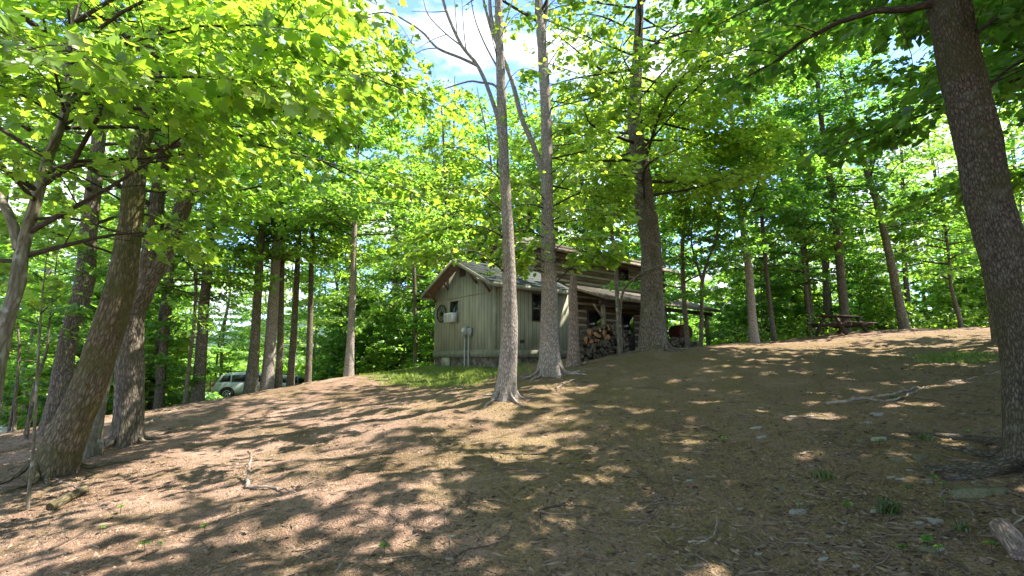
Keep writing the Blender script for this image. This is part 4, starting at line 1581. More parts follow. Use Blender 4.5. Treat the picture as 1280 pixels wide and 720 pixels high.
# the two slim trees in front of the cabin
G = 10.0
near_tree('slim_tree', 'slim straight grey tree in front of the cabin, left of two, bare limbs above',
          [(632, 503, 30), (634, 470, 24), (637, 400, 20), (635, 300, 14.5), (630, 200, 13), (626, 100, 12), (623, 0, 11)], G, 17, BARK_GREY,
          extra=[([pix(629, 135, G), pix(620, 108, G), pix(600, 103, G), pix(585, 102, G), pix(555, 111, G)], 0.035, 0.012),
                 ([pix(634, 300, G), pix(625, 170, G), pix(615, 125, G), pix(597, 82, G), pix(577, 57, G), pix(560, 20, G), pix(552, -6, G)], 0.06, 0.03),
                 ([pix(597, 82, G), pix(575, 72, G), pix(547, 60, G), pix(530, 42, G), pix(512, 29, G), pix(485, 16, G), pix(455, 19, G)], 0.035, 0.012),
                 ([pix(624, 62, G), pix(618, 40, G), pix(613, 15, G), pix(612, -10, G)], 0.05, 0.035),
                 ([pix(622, 85, G), pix(606, 55, G), pix(594, 25, G), pix(588, -5, G)], 0.022, 0.01),
                 ([pix(580, 60, G), pix(555, 40, G), pix(535, 18, G), pix(528, -8, G)], 0.02, 0.008),
                 ([pix(572, 48, G), pix(570, 25, G), pix(568, -6, G)], 0.014, 0.006),
                 ([pix(583, 66, G), pix(580, 40, G), pix(577, -6, G)], 0.014, 0.006),
                 ([pix(560, 14, G), pix(540, 15, G), pix(514, 14, G)], 0.012, 0.005),
                 ([pix(558, 43, G), pix(540, 50, G), pix(524, 60, G)], 0.01, 0.004),
                 ([pix(548, 60, G), pix(530, 62, G), pix(510, 72, G), pix(498, 70, G)], 0.012, 0.004),
                 ([pix(629, 40, G), pix(636, 15, G), pix(643, -6, G)], 0.018, 0.008)],
          crown=[dict(h0=9.0, h1=16.5, n=22, l0=2.6, l1=1.4, r0=0.045, el=(15, 45))],
          limbs=[dict(pts=[pix(636, 345, G), pix(600, 316, G - .3), pix(565, 314, G - .6), pix(520, 322, G - .9)], r0=0.02, bare=0.25, sublen=0.42, gap=0.10),
                 dict(pts=[pix(635, 300, G), pix(600, 282, G - .3), pix(560, 285, G - .6), pix(515, 300, G - .9)], r0=0.02, bare=0.3, sublen=0.42, gap=0.10),
                 dict(pts=[pix(634, 270, G), pix(600, 240, G + .5), pix(565, 235, G + 1), pix(530, 245, G + 1.4)], r0=0.02, bare=0.25, sublen=0.42, gap=0.11),
                 dict(pts=[pix(632, 230, G), pix(600, 200, G + .4), pix(570, 185, G + .8), pix(535, 190, G + 1.2)], r0=0.02, bare=0.25, sublen=0.42, gap=0.11),
                 dict(pts=[pix(627, 120, G), pix(640, 95, G - .2), pix(655, 85, G - .4), pix(672, 90, G - .5)], r0=0.014, bare=0.1, sublen=0.6, gap=0.1),
                 dict(pts=[pix(624, 50, G), pix(638, 25, G - .2), pix(652, 15, G - .4), pix(668, 20, G - .5)], r0=0.014, bare=0.1, sublen=0.6, gap=0.1),
                 dict(pts=[pix(626, 90, G), pix(612, 30, G - .2), pix(618, 0, G - .4)], r0=0.015, bare=0.3, sublen=0.25, gap=0.25)],
          leafmat=LEAF_B, leaf=0.10, dens=30, seed=31, roots=(5, .5, .04), flare=0.10, flare_h=0.22, lean=0.3, n=26, step=0.12, ridge=0.006, freq=18)
H = 12.4
near_tree('slim_tree', 'slim scaly barked tree with flared roots, right of two in front of the cabin',
          [(688, 474, 34), (687, 445, 25), (687, 400, 22), (686, 340, 19), (684, 250, 15), (683, 150, 14), (677, 50, 13), (673, 0, 12)], H, 18, BARK_GREY,
          extra=[([pix(683, 232, H), pix(668, 185, H), pix(653, 150, H), pix(641, 105, H), pix(628, 70, H), pix(615, 40, H + .2), pix(603, -5, H + .4)], 0.085, 0.03),
                 ([pix(677, 42, H), pix(682, 20, H), pix(685, -10, H)], 0.07, 0.05),
                 ([pix(683, 25, H), pix(695, 30, H), pix(705, 34, H)], 0.025, 0.015)],
          crown=[dict(h0=9.5, h1=17.5, n=24, l0=3.0, l1=1.5, r0=0.05, el=(10, 45)), dict(h0=3.6, h1=9.5, n=44, l0=3.0, l1=3.2, r0=0.03, el=(-5, 25), lm=lambda a: max(0.0, math.cos(a - 0.4)) ** .6)],
          limbs=[dict(pts=[pix(688, 360, H), pix(720, 330, H - .3), pix(750, 322, H - .6), pix(785, 318, H - .9)], r0=0.022, bare=0.3, sublen=0.45, gap=0.13),
                 dict(pts=[pix(684, 255, H), pix(668, 235, H - .5), pix(640, 232, H - 1.0), pix(600, 250, H - 1.2)], r0=0.018, bare=0.15, sublen=0.5, gap=0.09),
                 dict(pts=[pix(685, 285, H), pix(668, 272, H - .6), pix(645, 275, H - 1.0), pix(605, 292, H - 1.2)], r0=0.018, bare=0.1, sublen=0.55, gap=0.09),
                 dict(pts=[pix(686, 318, H), pix(668, 306, H - .6), pix(645, 304, H - 1.0), pix(608, 312, H - 1.2)], r0=0.016, bare=0.1, sublen=0.6, gap=0.07),
                 dict(pts=[pix(686, 330, H), pix(668, 322, H - .4), pix(648, 322, H - .7), pix(622, 330, H - .8)], r0=0.014, bare=0.1, sublen=0.6, gap=0.07),
                 dict(pts=[pix(687, 335, H), pix(705, 318, H - .4), pix(730, 314, H - .7), pix(765, 322, H - .8)], r0=0.016, bare=0.1, sublen=0.6, gap=0.07),
                 dict(pts=[pix(680, 90, H), pix(700, 60, H - .3), pix(730, 45, H - .6), pix(765, 50, H - .8)], r0=0.02, bare=0.2, sublen=0.5, gap=0.11),
                 dict(pts=[pix(675, 20, H), pix(700, -5, H - .3), pix(735, -10, H - .6)], r0=0.02, bare=0.2, sublen=0.5, gap=0.11),
                 dict(pts=[pix(682, 180, H), pix(672, 160, H - .4), pix(655, 150, H - .6)], r0=0.014, bare=0.2, sublen=0.6, gap=0.1),
                 dict(pts=[pix(684, 262, H), pix(660, 255, H - .5), pix(630, 262, H - .9), pix(595, 275, H - 1.1)], r0=0.02, bare=0.15, sublen=0.5, gap=0.10),
                 dict(pts=[pix(685, 300, H), pix(660, 288, H - .5), pix(640, 290, H - .9), pix(612, 300, H - 1.1)], r0=0.02, bare=0.15, sublen=0.5, gap=0.10),
                 dict(pts=[pix(686, 320, H), pix(710, 300, H - .5), pix(740, 300, H - .9), pix(775, 310, H - 1.1)], r0=0.02, bare=0.15, sublen=0.5, gap=0.11),
                 dict(pts=[pix(687, 345, H), pix(660, 330, H - .5), pix(640, 330, H - 1)], r0=0.018, bare=0.2, sublen=0.5, gap=0.14),
                 dict(pts=[pix(684, 250, H), pix(715, 215, H - .4), pix(750, 205, H - .8), pix(790, 215, H - 1.0)], r0=0.022, bare=0.2, sublen=0.5, gap=0.13),
                 dict(pts=[pix(683, 200, H), pix(712, 175, H - .4), pix(745, 165, H - .6)], r0=0.02, bare=0.2, sublen=0.5, gap=0.13),
                 dict(pts=[pix(684, 280, H), pix(712, 265, H - .6), pix(745, 262, H - .9), pix(780, 275, H - 1.2)], r0=0.02, bare=0.2, sublen=0.5, gap=0.13),
                 dict(pts=[pix(684, 260, H), pix(655, 240, H - .4), pix(625, 240, H + .4), pix(590, 255, H + .6)], r0=0.02, bare=0.2, sublen=0.5, gap=0.13),
                 dict(pts=[pix(683, 150, H), pix(700, 120, H - .3), pix(735, 110, H - .6)], r0=0.02, bare=0.2, sublen=0.5, gap=0.14)],
          leafmat=LEAF_B, leaf=0.12, dens=50, width=0.40, seed=32, roots=(7, .7, .05), flare=0.16, flare_h=0.28, n=34, step=0.09, ridge=0.022, freq=16, lobes=6)
# the dead trunk
pts, rad = trunk_path([(716, 453, 17), (717, 430, 13), (717, 400, 12), (716, 370, 11), (717, 345, 8)], 14.8, 2.4)
dead = empty('dead_trunk', pts[0] + np.array([0, 0, .12]), 'broken bare dead trunk standing left of the tall woodpile', 'dead tree')
make_trunk(dead, pts[:5], rad[:5], BARK_SNAG, n=22, step=0.08, ridge=0.02, freq=12, flare=0.05, seed=35, roots=(4, .3, .03))

near_tree('big_tree', 'thick tall tree right of the woodpile in front of the log porch',
          [(816, 440, 38), (815, 400, 30), (815, 374, 28), (813, 300, 25), (805, 250, 24.5), (800, 200, 22), (793, 150, 19), (795, 100, 16), (797, 60, 13), (800, 0, 10)], 15.2, 18, BARK_BROWN,
          crown=[dict(h0=4.6, h1=17.5, n=76, l0=5.4, l1=2.2, r0=0.06, el=(-8, 28))],
          leafmat=LEAF_B, leaf=0.13, dens=40, width=0.5, seed=41, roots=(7, .9, .08), flare=0.14, flare_h=0.3, n=40, step=0.1, ridge=0.035, freq=20)
near_tree('forked_sapling', 'pale slim sapling in front of the porch, its branch reaching right past the thick tree',
          [(775, 418, 7.5), (773, 390, 6.5), (771, 360, 6), (769, 325, 5), (764, 280, 4)], 16.2, 6.5, BARK_PALE,
          extra=[([pix(775, 392, 16.2), pix(780, 362, 16), pix(802, 342, 15.0), pix(830, 330, 14.4), pix(862, 310, 14.0), pix(885, 290, 13.8)], 0.05, 0.01)],
          crown=[dict(h0=3.4, h1=6.3, n=12, l0=1.5, l1=0.8, r0=0.02)], leafmat=LEAF_A, leaf=0.11, dens=36, seed=42, n=10, step=0.2)
near_tree('forked_sapling', 'dark forked sapling standing by the far end of the porch roof',
          [(876, 433, 6), (877, 390, 5), (878, 352, 5), (886, 322, 4), (895, 300, 3.4), (900, 250, 3)], 19, 7.5, BARK_DARK,
          extra=[([pix(878, 352, 19), pix(868, 320, 19), pix(864, 296, 19), pix(868, 260, 19)], 0.06, 0.02)],
          crown=[dict(h0=3.8, h1=7.3, n=14, l0=2.0, l1=0.9, r0=0.02)], leafmat=LEAF_A, leaf=0.12, dens=34, seed=43, n=10, step=0.2)

def on_soil(pp, up):
    q = [pix(*p) for p in pp]
    return [np.array([a[0], a[1], gz(a[0], a[1]) + up * (1 - i / (len(q) - 1) * 1.5)]) for i, a in enumerate(q)]


# the near tree on the right
r5 = 5.0
near_tree('leaning_tree', 'thick brown barked trunk leaning left at the right edge, mossy roots at its foot',
          [(1296, 592, 88), (1290, 530, 78), (1287, 473, 76), (1278, 407, 75), (1262, 340, 72), (1236, 253, 64), (1221, 180, 62), (1206, 108, 61), (1184, 0, 60), (1172, -80, 58)], r5, 14, BARK_OAK,
          extra=[(on_soil([(1275, 572, r5), (1235, 566, r5), (1200, 556, r5 + .1), (1150, 560, r5 + .3)], .03), 0.11, 0.05), (on_soil([(1280, 588, r5), (1230, 588, r5 - .05), (1180, 590, r5)], .01), 0.07, 0.04),
                 (on_soil([(1290, 540, r5 + .4), (1230, 540, r5 + .7), (1190, 545, r5 + .9), (1130, 552, r5 + 1.3)], .02), 0.08, 0.03)],
          limbs=[dict(pts=[pix(1178, 2, r5), pix(1151, 4, r5), pix(1118, 18, r5 + .1), pix(1083, 14, r5 + .3), pix(1032, 36, r5 + .5), pix(992, 58, r5 + .7), pix(960, 83, r5 + 1), pix(900, 110, r5 + 1.4)], r0=0.045, bare=0.45, sublen=0.3, gap=0.2),
                 dict(pts=[pix(1119, 18, r5 + .1), pix(1140, 72, r5 + .1), pix(1137, 105, r5 + .1)], r0=0.012, bare=0.6, sublen=0.3, leafy=0.0),
                 dict(pts=[pix(1180, -20, r5), pix(1120, -50, r5 + .8), pix(1050, -30, r5 + 1.7), pix(960, 0, r5 + 2.6), pix(880, 40, r5 + 3.4)], r0=0.045, bare=0.3, sublen=0.34, gap=0.16),
                 dict(pts=[pix(1225, 120, r5), pix(1270, 80, r5 + .6), pix(1330, 60, r5 + 1)], r0=0.03, bare=0.2, sublen=0.5, gap=0.14),
                 dict(pts=[pix(1200, 60, r5), pix(1250, 20, r5 - .3), pix(1310, 10, r5 - .6)], r0=0.03, bare=0.2, sublen=0.5, gap=0.14)],
          crown=[dict(h0=5.8, h1=13.5, n=34, l0=4.8, l1=2.0, r0=0.06, el=(5, 40)), dict(h0=6.2, h1=11, n=26, l0=6.2, l1=5.0, r0=0.05, el=(5, 30), lm=lambda a: max(0.0, -math.cos(a)) ** .5)],
          leafmat=LEAF_C, leaf=0.11, dens=24, seed=51, roots=(6, .8, .06), flare=0.10, flare_h=0.35, n=80, step=0.045, ridge=0.02, freq=34, lean=0.6)

# trees of the right hand wood whose trunks stand clear
CR = lambda h0, h1, n, l0, l1: [dict(h0=h0, h1=h1, n=n, l0=l0, l1=l1, r0=0.05, el=(-5, 25))]
near_tree('wood_tree', 'straight grey trunk between the porch roof and the picnic table',
          [(943, 431, 14), (940, 390, 10.5), (936, 340, 10), (931, 300, 9), (920, 220, 8), (915, 150, 6)], 19.5, 16, BARK_GREY, crown=CR(5, 15.5, 34, 4.0, 1.8), leafmat=LEAF_C, leaf=0.135, dens=24, width=0.4, seed=61, flare=0.05, **SMALL)
near_tree('wood_tree', 'trunk rising right behind the picnic table',
          [(1058, 412, 15), (1055, 385, 12.5), (1048, 310, 11), (1042, 250, 10), (1030, 180, 8), (1022, 100, 6)], 23.5, 17, BARK_DARK, crown=CR(5, 16, 36, 4.2, 1.8), leafmat=LEAF_C, leaf=0.14, dens=24, width=0.4, seed=62, flare=0.05, **SMALL)
near_tree('wood_tree', 'left leaning trunk on the crest just right of the picnic table',
          [(1131, 413, 15), (1122, 370, 12), (1113, 325, 11), (1098, 260, 10), (1086, 220, 9), (1070, 165, 8), (1052, 90, 6)], 22, 16, BARK_BROWN, crown=CR(4.5, 15.5, 36, 4.2, 1.8), leafmat=LEAF_C, leaf=0.14, dens=24, width=0.4, seed=63, flare=0.05, **SMALL)
near_tree('wood_tree', 'small dark crooked tree on the crest near the right edge',
          [(1203, 414, 8), (1196, 385, 6), (1189, 358, 5), (1186, 320, 4), (1180, 270, 3)], 21.5, 8, BARK_DARK, crown=CR(2.2, 7.8, 26, 2.4, 1.0), leafmat=LEAF_A, leaf=0.135, dens=26, width=0.35, seed=64, **SMALL)
near_tree('wood_tree', 'thin trunk right of the straight grey one, left of the picnic table',
          [(968, 426, 7.5), (963, 385, 6), (958, 340, 5.5), (953, 280, 5), (948, 220, 4)], 22, 11, BARK_DARK, crown=CR(3.2, 10.6, 26, 2.6, 1.2), leafmat=LEAF_C, leaf=0.13, dens=26, width=0.35, seed=65, **SMALL)
near_tree('wood_tree', 'slender stem standing left behind the picnic table',
          [(1013, 412, 5), (1008, 360, 4.5), (1003, 300, 4), (1000, 240, 3)], 24, 10, BARK_DARK, crown=CR(2.4, 9.6, 26, 2.4, 1.1), leafmat=LEAF_A, leaf=0.13, dens=26, width=0.35, seed=66, **SMALL)
# trees of the left hand wood whose trunks stand clear
for lab, p_, Y_, h_, b_, sd in [
    ('dark trunk left of the white car, thickest of the trunks between forked tree and car', [(246, 506, 19), (250, 460, 16), (255, 385, 14), (262, 300, 12), (268, 200, 9)], 17.5, 14, BARK_DARK, 71),
    ('slim dark trunk half way between the dark forked tree and the white car', [(199, 510, 14), (203, 450, 12), (209, 395, 11), (216, 300, 9)], 17, 13, BARK_DARK, 72),
    ('thin stem just left of the thick dark trunk beside the white car', [(231, 511, 5.5), (237, 450, 5), (243, 400, 4.5), (246, 330, 4)], 16.5, 9, BARK_DARK, 73),
    ('trunk standing in front of the middle of the white car', [(313, 494, 20), (317, 450, 14), (320, 405, 12), (325, 320, 10)], 19, 13, BARK_BROWN, 74),
    ('grooved double trunk in front of the bonnet of the white car', [(333, 488, 18), (337, 440, 15), (341, 390, 14), (346, 300, 11)], 19.5, 14, BARK_GREY, 75),
    ('narrow brown trunk right of the grooved double trunk by the car', [(348, 480, 10), (350, 440, 9), (351, 400, 8), (353, 320, 7)], 20, 11, BARK_BROWN, 76),
    ('forked trunk standing right in front of the second car', [(363, 474, 10), (365, 445, 9), (367, 425, 9), (372, 330, 7)], 21, 12, BARK_BROWN, 77),
    ('slim trunk on the brow of the slope right of the two cars', [(385, 476, 9), (387, 430, 8), (388, 390, 7), (390, 310, 6)], 21, 12, BARK_BROWN, 78),
    ('pale lit trunk standing alone on the brow left of the cabin', [(436, 471, 14), (438, 430, 10), (441, 370, 8.5), (443, 290, 7)], 19.5, 13, BARK_GREY, 79),
    ('dark straight thin tree just left of the cabin gable', [(519, 462, 5.5), (519, 420, 5), (518, 350, 4.6), (514, 270, 4)], 27, 13, BARK_DARK, 80)]:
    hh = (0.30 if sd in (71, 72, 73, 80) else .42) * h_
    near_tree('wood_tree', lab, p_, Y_, h_, b_, crown=[dict(h0=max(hh, 3.2), h1=h_ * 0.97, n=int((10 + h_ * 1.3) if sd < 79 else 12 + h_ * 2.4), l0=(0.22 if sd < 79 else .34) * h_, l1=1.5, r0=0.04, el=(-10, 25))], leafmat=(LEAF_B, LEAF_A, LEAF_A)[sd % 3], leaf=0.135, dens=15 if sd < 79 else 28, width=0.36, seed=sd, flare=0.04, **SMALL)

# trees added on the right and behind, mostly out of view, to shade the slope
for i, (x, y, h, lab) in enumerate([(10.5, 5.0, 15, 'unseen tall tree added for shade right of the picture, level with the viewer'), (14.5, 10.0, 16, 'unseen tall tree added for shade right of the picture near the bank'),
                                    (8.5, 0.2, 15, 'unseen tall tree added for shade right of the viewer'), (15.5, 3.5, 16, 'unseen tall tree added for shade well to the right of the viewer'), (3.0, -3.2, 14, 'unseen tall tree added for shade just behind the viewer'), (13.2, 13.4, 21, 'tall tree added for shade on the bank, its foot hidden behind the right edge trunk')]):
    b = np.array([x, y, gz(x, y) - .1])
    root = empty('added_shade_tree', b, lab, 'tree')
    pts = np.array([b, b + [0.1, 0.1, h * .5], b + [0, 0.2, h]])
    _, at = make_trunk(root, pts, np.array([.26, .18, .04]), BARK_BROWN, n=16, seed=90 + i)
    c = Crown(np.random.default_rng(200 + i), 0.15, 40, False, 0.45, keep_near)
    c.auto(at, 3.5 if i == 1 else (10 if i == 5 else 4.5), h * .97, 46, 6.6, 2.4, r0=0.07, el=(0, 35))
    if i == 5:
        c.auto(at, 10.5, h * .9, 30, 7.5, 5.0, r0=0.06, el=(0, 25), lm=lambda a: max(0.0, -math.cos(a - .2)) ** .6)
    c.build('crown', LEAF_A, TWIG, root, b)

# ------------------------------------------------------------------ the woods behind: a few kinds, copied
def wood_proto(name, seed, h, h0, nl, l0, l1, leaf, dens, width, lm, rbase, bark):
    root = empty(name, (0, 0, 0))
    r = np.random.default_rng(seed)
    b = np.zeros(3)
    pts = np.array([b - [0, 0, .25], [r.normal(0, .15), r.normal(0, .15), h * .35], [r.normal(0, .3), r.normal(0, .3), h * .7], [r.normal(0, .3), r.normal(0, .3), h]])
    _, at = make_trunk(root, pts, np.array([rbase, rbase * .8, rbase * .5, .02]), bark, n=10, step=0.5, seed=seed, ridge=0.01, freq=8, flare=rbase * .3)
    c = Crown(r, leaf, dens, False, width, None, 0.15, 3)
    c.auto(at, h0, h * .98, nl, l0, l1, r0=0.04, el=(-8, 28), gap=0.34)
    c.build('crown', lm, TWIG, root)
    print('PROTO', name, c.count)
    return root


TALL = [wood_proto('woodland_tree', 301, 16, 3.6, 40, 3.8, 1.6, 0.15, 17, 0.45, LEAF_A, .16, BARK_DARK),
        wood_proto('woodland_tree', 302, 15, 2.8, 40, 3.4, 1.5, 0.15, 17, 0.45, LEAF_C, .13, BARK_BROWN),
        wood_proto('woodland_tree', 303, 17, 4.6, 40, 3.8, 1.8, 0.15, 17, 0.45, LEAF_B, .16, BARK_DARK)]
SAP = [wood_proto('understorey_sapling', 311, 5.2, .5, 24, 1.9, .6, .13, 44, .34, LEAF_A, .035, BARK_DARK),
       wood_proto('understorey_sapling', 312, 6.5, .9, 26, 2.1, .7, .13, 44, .34, LEAF_C, .045, BARK_DARK),
       wood_proto('understorey_sapling', 313, 3.4, .25, 22, 1.4, .5, .12, 46, .3, LEAF_B, .025, BARK_DARK)]
used_w = set()


def plant(protos, k, x, y, sc, label, group):
    p = protos[k % len(protos)]
    if p.name in used_w:
        o = copy_tree(p)
    else:
        used_w.add(p.name)
        o = p
    o.location = (x, y, gz(x, y) - 0.05)
    o.rotation_euler = (0, 0, random.uniform(0, 6.28))
    o.scale = (sc, sc, sc * random.uniform(0.92, 1.1))
    return tag(o, label, 'tree', group)


def zone_label(px, Y, what):
    if px < 260:
        return f'{what} in the left hand woods behind the big leaning trunks', f'{what}s of the left hand woods'
    if px < 530:
        return f'{what} in the woods between the parked cars and the cabin gable', f'{what}s between cars and cabin'
    if px < 900:
        return f'{what} rising behind the cabin roofs', f'{what}s behind the cabin'
    return f'{what} in the woods beyond the crest with the picnic table', f'{what}s beyond the crest'


taken = []


def free(x, y, d):
    for a, b_ in taken:
        if (a - x) ** 2 + (b_ - y) ** 2 < d * d:
            return False
    return True


def in_house(x, y, mrg):
    q = HM.inverted() @ Vector((x, y, 0))
    return -mrg < q.x < 16 + mrg and -mrg < q.y < 6 + mrg


kk = 0
rw = np.random.default_rng(77)
tries = 0
for px, Y in [(498, 34), (522, 39), (548, 35), (575, 40), (600, 36), (628, 41), (655, 37), (690, 40), (735, 38), (780, 42), (830, 39)]:
    x = (px - 640) / FPX * Y
    if in_house(x, Y, 1.5):
        continue
    taken.append((x, Y))
    l, gname = zone_label(px, Y, 'tall leafy tree')
    plant(TALL, kk, x, Y, Y * .63 / 16.0 * rw.uniform(.93, 1.06), l, gname)
    kk += 1
while kk < 88 and tries < 6000:
    tries += 1
    px = rw.uniform(-120, 1310)
    Y = rw.uniform(20, 62) if px > 520 else rw.uniform(16, 62)
    x = (px - 640) / FPX * Y
    if in_house(x, Y, 2.5) or not free(x, Y, 2.6 + Y * 0.03):
        continue
    if 205 < px < 420 and Y < 40:
        continue
    if 420 <= px < 530 and Y < 26:
        continue
    if 505 < px < 660 and Y < 31:
        continue
    if px > 880 and Y < 25:
        continue
    if 860 < px < 960 and rw.random() < 0.5:
        continue
    if px < 60 and Y < 24 and px > -60 and rw.random() < 0.5:
        continue
    taken.append((x, Y))
    sc = rw.uniform(0.8, 1.15)
    if 480 < px < 690:
        sc = (Y * 0.47) / 16.0 * rw.uniform(.85, 1.05)
    l, gname = zone_label(px, Y, 'tall leafy tree')
    plant(TALL, kk, x, Y, sc, l, gname)
    kk += 1
print('TALL', kk)
kk = 0
tries = 0
taken = []
while kk < 210 and tries < 12000:
    tries += 1
    px = rw.uniform(-100, 1380)
    Y = rw.uniform(15, 50) if px < 260 else rw.uniform(23, 50)
    x = (px - 640) / FPX * Y
    if in_house(x, Y, 1.2) or not free(x, Y, 1.15):
        continue
    if 215 < px < 400 and Y < 48:
        continue
    if -60 < px < 62 and Y < 31:
        continue
    if px > 880 and Y < 24.5:
        continue
    if 380 < px < 540 and Y < 28:
        continue
    taken.append((x, Y))
    l, gname = zone_label(px, Y, 'small bushy sapling')
    plant(SAP, kk, x, Y, rw.uniform(0.75, 1.3), l, gname)
    kk += 1
print('SAP', kk)

# distant woods: one mass beyond the countable trees
def leaf_mass(name, label, n, sampler, size, lm, seed, kind='stuff'):
    r = np.random.default_rng(seed)
    P = sampler(r, n)
    D_ = r.normal(0, 1, (len(P), 3))
    D_[:, 2] *= .4
    Nn = np.array([0, 0, 1.0]) + r.normal(0, .6, (len(P), 3))
    mb = MB()
    add_leaves(mb, P, D_, Nn, size * r.uniform(.6, 1.3, len(P)), 0)
    return tag(mb.build(name, lm), label, None, None, kind)


def far_s(r, n):
    a = R(1) * r.uniform(-62, 62, n)
    ci = r.integers(0, 150, n)
    ca = R(1) * r.uniform(-64, 64, 150)
    cd = r.uniform(66, 105, 150)
    ch = r.uniform(6, 13, 150)
    cx_, cy_ = cd * np.sin(ca), cd * np.cos(ca)
    # a meadow stays open beyond the cars
    pxc = 640 + FPX * cx_ / cy_
    ch = np.where((pxc > 190) & (pxc < 420), ch * .35, ch)
    u = r.normal(0, 1, (n, 3))
    u /= np.linalg.norm(u, axis=1)[:, None]
    rad = r.random(n) ** .4
    h = ch[ci]
    x = cx_[ci] + u[:, 0] * rad * 3.6
    y = cy_[ci] + u[:, 1] * rad * 3.6
    z = ground(x, y, False) + h * .52 + u[:, 2] * rad * h * .5
    return np.stack([x, y, z], -1)


leaf_mass('distant_woods', 'far belt of bright green woods beyond the nearer trees', 90000, far_s, .42, LEAF_A, 5)


def under_s(r, n):
    Y = r.uniform(22.5, 42, n)
    px = r.uniform(-60, 1360, n)
    x = (px - 640) / FPX * Y
    k = ~((px > 190) & (px < 420)) & ~(px < 55) & ~((px > 400) & (px < 900) & (Y < 27))
    hx = np.array([in_house(a, b_, .8) if 500 < c < 920 else False for a, b_, c in zip(x, Y, px)])
    k &= ~hx
    x, Y = x[k], Y[k]
    cl = vnoise(x * .7, Y * .7, 55) + .5
    k = r.random(len(x)) < cl * 1.4
    x, Y, cl = x[k], Y[k], cl[k]
    z = ground(x, Y, False) + r.random(len(x)) ** 1.5 * (.25 + 1.0 * cl)
    return np.stack([x, Y, z], -1)


leaf_mass('undergrowth', 'low bright green undergrowth at the foot of the woods', 80000, under_s, .13, LEAF_B, 6)

# ------------------------------------------------------------------ turf, litter, stones, sticks
def blades(name, label, pts, hgt, seed, lm=GRASS):
    r = np.random.default_rng(seed)
    n = len(pts)
    mb = MB()
    a = r.uniform(0, 6.28, n)
    w = r.uniform(.004, .008, n)
    h = hgt * r.uniform(.5, 1.3, n)
    lx, ly = r.normal(0, .45, n) * h, r.normal(0, .45, n) * h
    dx, dy = np.cos(a) * w, np.sin(a) * w
    z0_ = np.zeros(n)
    V = np.stack([np.stack([-dx, -dy, z0_], -1), np.stack([dx, dy, z0_], -1), np.stack([dx * .7 + lx * .35, dy * .7 + ly * .35, h * .6], -1), np.stack([lx, ly, h], -1), np.stack([-dx * .7 + lx * .35, -dy * .7 + ly * .35, h * .6], -1)], 1) + pts[:, None, :]
    F = np.arange(n)[:, None] * 5 + np.array([[0, 1, 2, 3, 4]])
    mb.add(V.reshape(-1, 3), F)
    return mb


def scatter_px(n, box, seed, far=30):
    """points of the slope inside a photograph box"""
    r = np.random.default_rng(seed)
    out_ = []
    Y = np.exp(r.uniform(math.log(2.6), math.log(far), n * 6))
    x = r.uniform(-1.15, 1.15, n * 6) * Y
    z = ground(x, Y)
    px, py = project(np.stack([x, Y, z], -1))
    k = (px > box[0]) & (px < box[2]) & (py > box[1]) & (py < box[3])
    P = np.stack([x, Y, z], -1)[k]
    return P[:n], px[k][:n], py[k][:n]


rg = np.random.default_rng(8)
n = 260000
Y = rg.uniform(8, 25, n)
x = rg.uniform(-7, 16, n)
z = ground(x, Y)
pxx, pyy = project(np.stack([x, Y, z], -1))
zn = grass_zone(x, Y, pxx, pyy) * (Y < 26)
den = np.clip((zn + vnoise(x * 3.5, Y * 3.5, 61) * .9 + vnoise(x * 1.1, Y * 1.1, 62) * .6 - .35) * 1.3, 0, 1) * np.clip(zn * 3, 0, 1)
hs = np.array([in_house(a, b_, 0) if d > 0 else False for a, b_, d in zip(x, Y, den)])
k = (rg.random(n) < den) & ~hs
gp = np.stack([x, Y, z], -1)[k]
lawn = gp[gp[:, 0] < 5]
bank = gp[gp[:, 0] >= 5]
if len(lawn):
    tag(blades('turf_grass', '', lawn, .10, 1).build('turf_grass', GRASS), 'patch of short green grass on the rise before the cabin', None, None, 'stuff')
if len(bank):
    tag(blades('bank_grass', '', bank, .08, 2).build('bank_grass', GRASS), 'narrow strip of green grass on the bank near the right edge', None, None, 'stuff')
print('GRASS', len(lawn), len(bank))

# leaf litter
P, qx, qy = scatter_px(52000, (-20, 415, 1300, 760), 12)
r = np.random.default_rng(13)
dens = .10 + .6 * np.clip((qx - 400) / 700, 0, 1) + 1.1 * vnoise(P[:, 0] * .9, P[:, 1] * .9, 71) + .6 * vnoise(P[:, 0] * 3, P[:, 1] * 3, 72)
k = r.random(len(P)) < dens
P = P[k]
ring = []
for t_ in [o for o in COL.objects if o.parent is None and o.get('category') in ('tree', 'dead tree') and 2 < o.location.y < 17 and abs(o.location.x) < 12]:
    for q in range(90):
        a_, d_ = r.uniform(0, 6.28), abs(r.normal(0, .32)) + .16
        ring.append((t_.location.x + math.cos(a_) * d_, t_.location.y + math.sin(a_) * d_))
ring = np.array(ring)
P = np.vstack([P, np.column_stack([ring, ground(ring[:, 0], ring[:, 1]) + r.uniform(0, .02, len(ring))])])
Dd = r.normal(0, 1, (len(P), 3))
Dd[:, 2] *= .12
Nn = np.array([0, 0, 1.0]) + r.normal(0, .2, (len(P), 3))
P[:, 2] += .006
mb = MB()
add_leaves(mb, P, Dd, Nn, r.choice([.015, .02, .03, .045, .07], len(P), p=[.3, .3, .22, .13, .05]), 0)
tag(mb.build('leaf_litter', DEAD), 'thin brown leaf litter scattered over the soil', None, None, 'stuff')
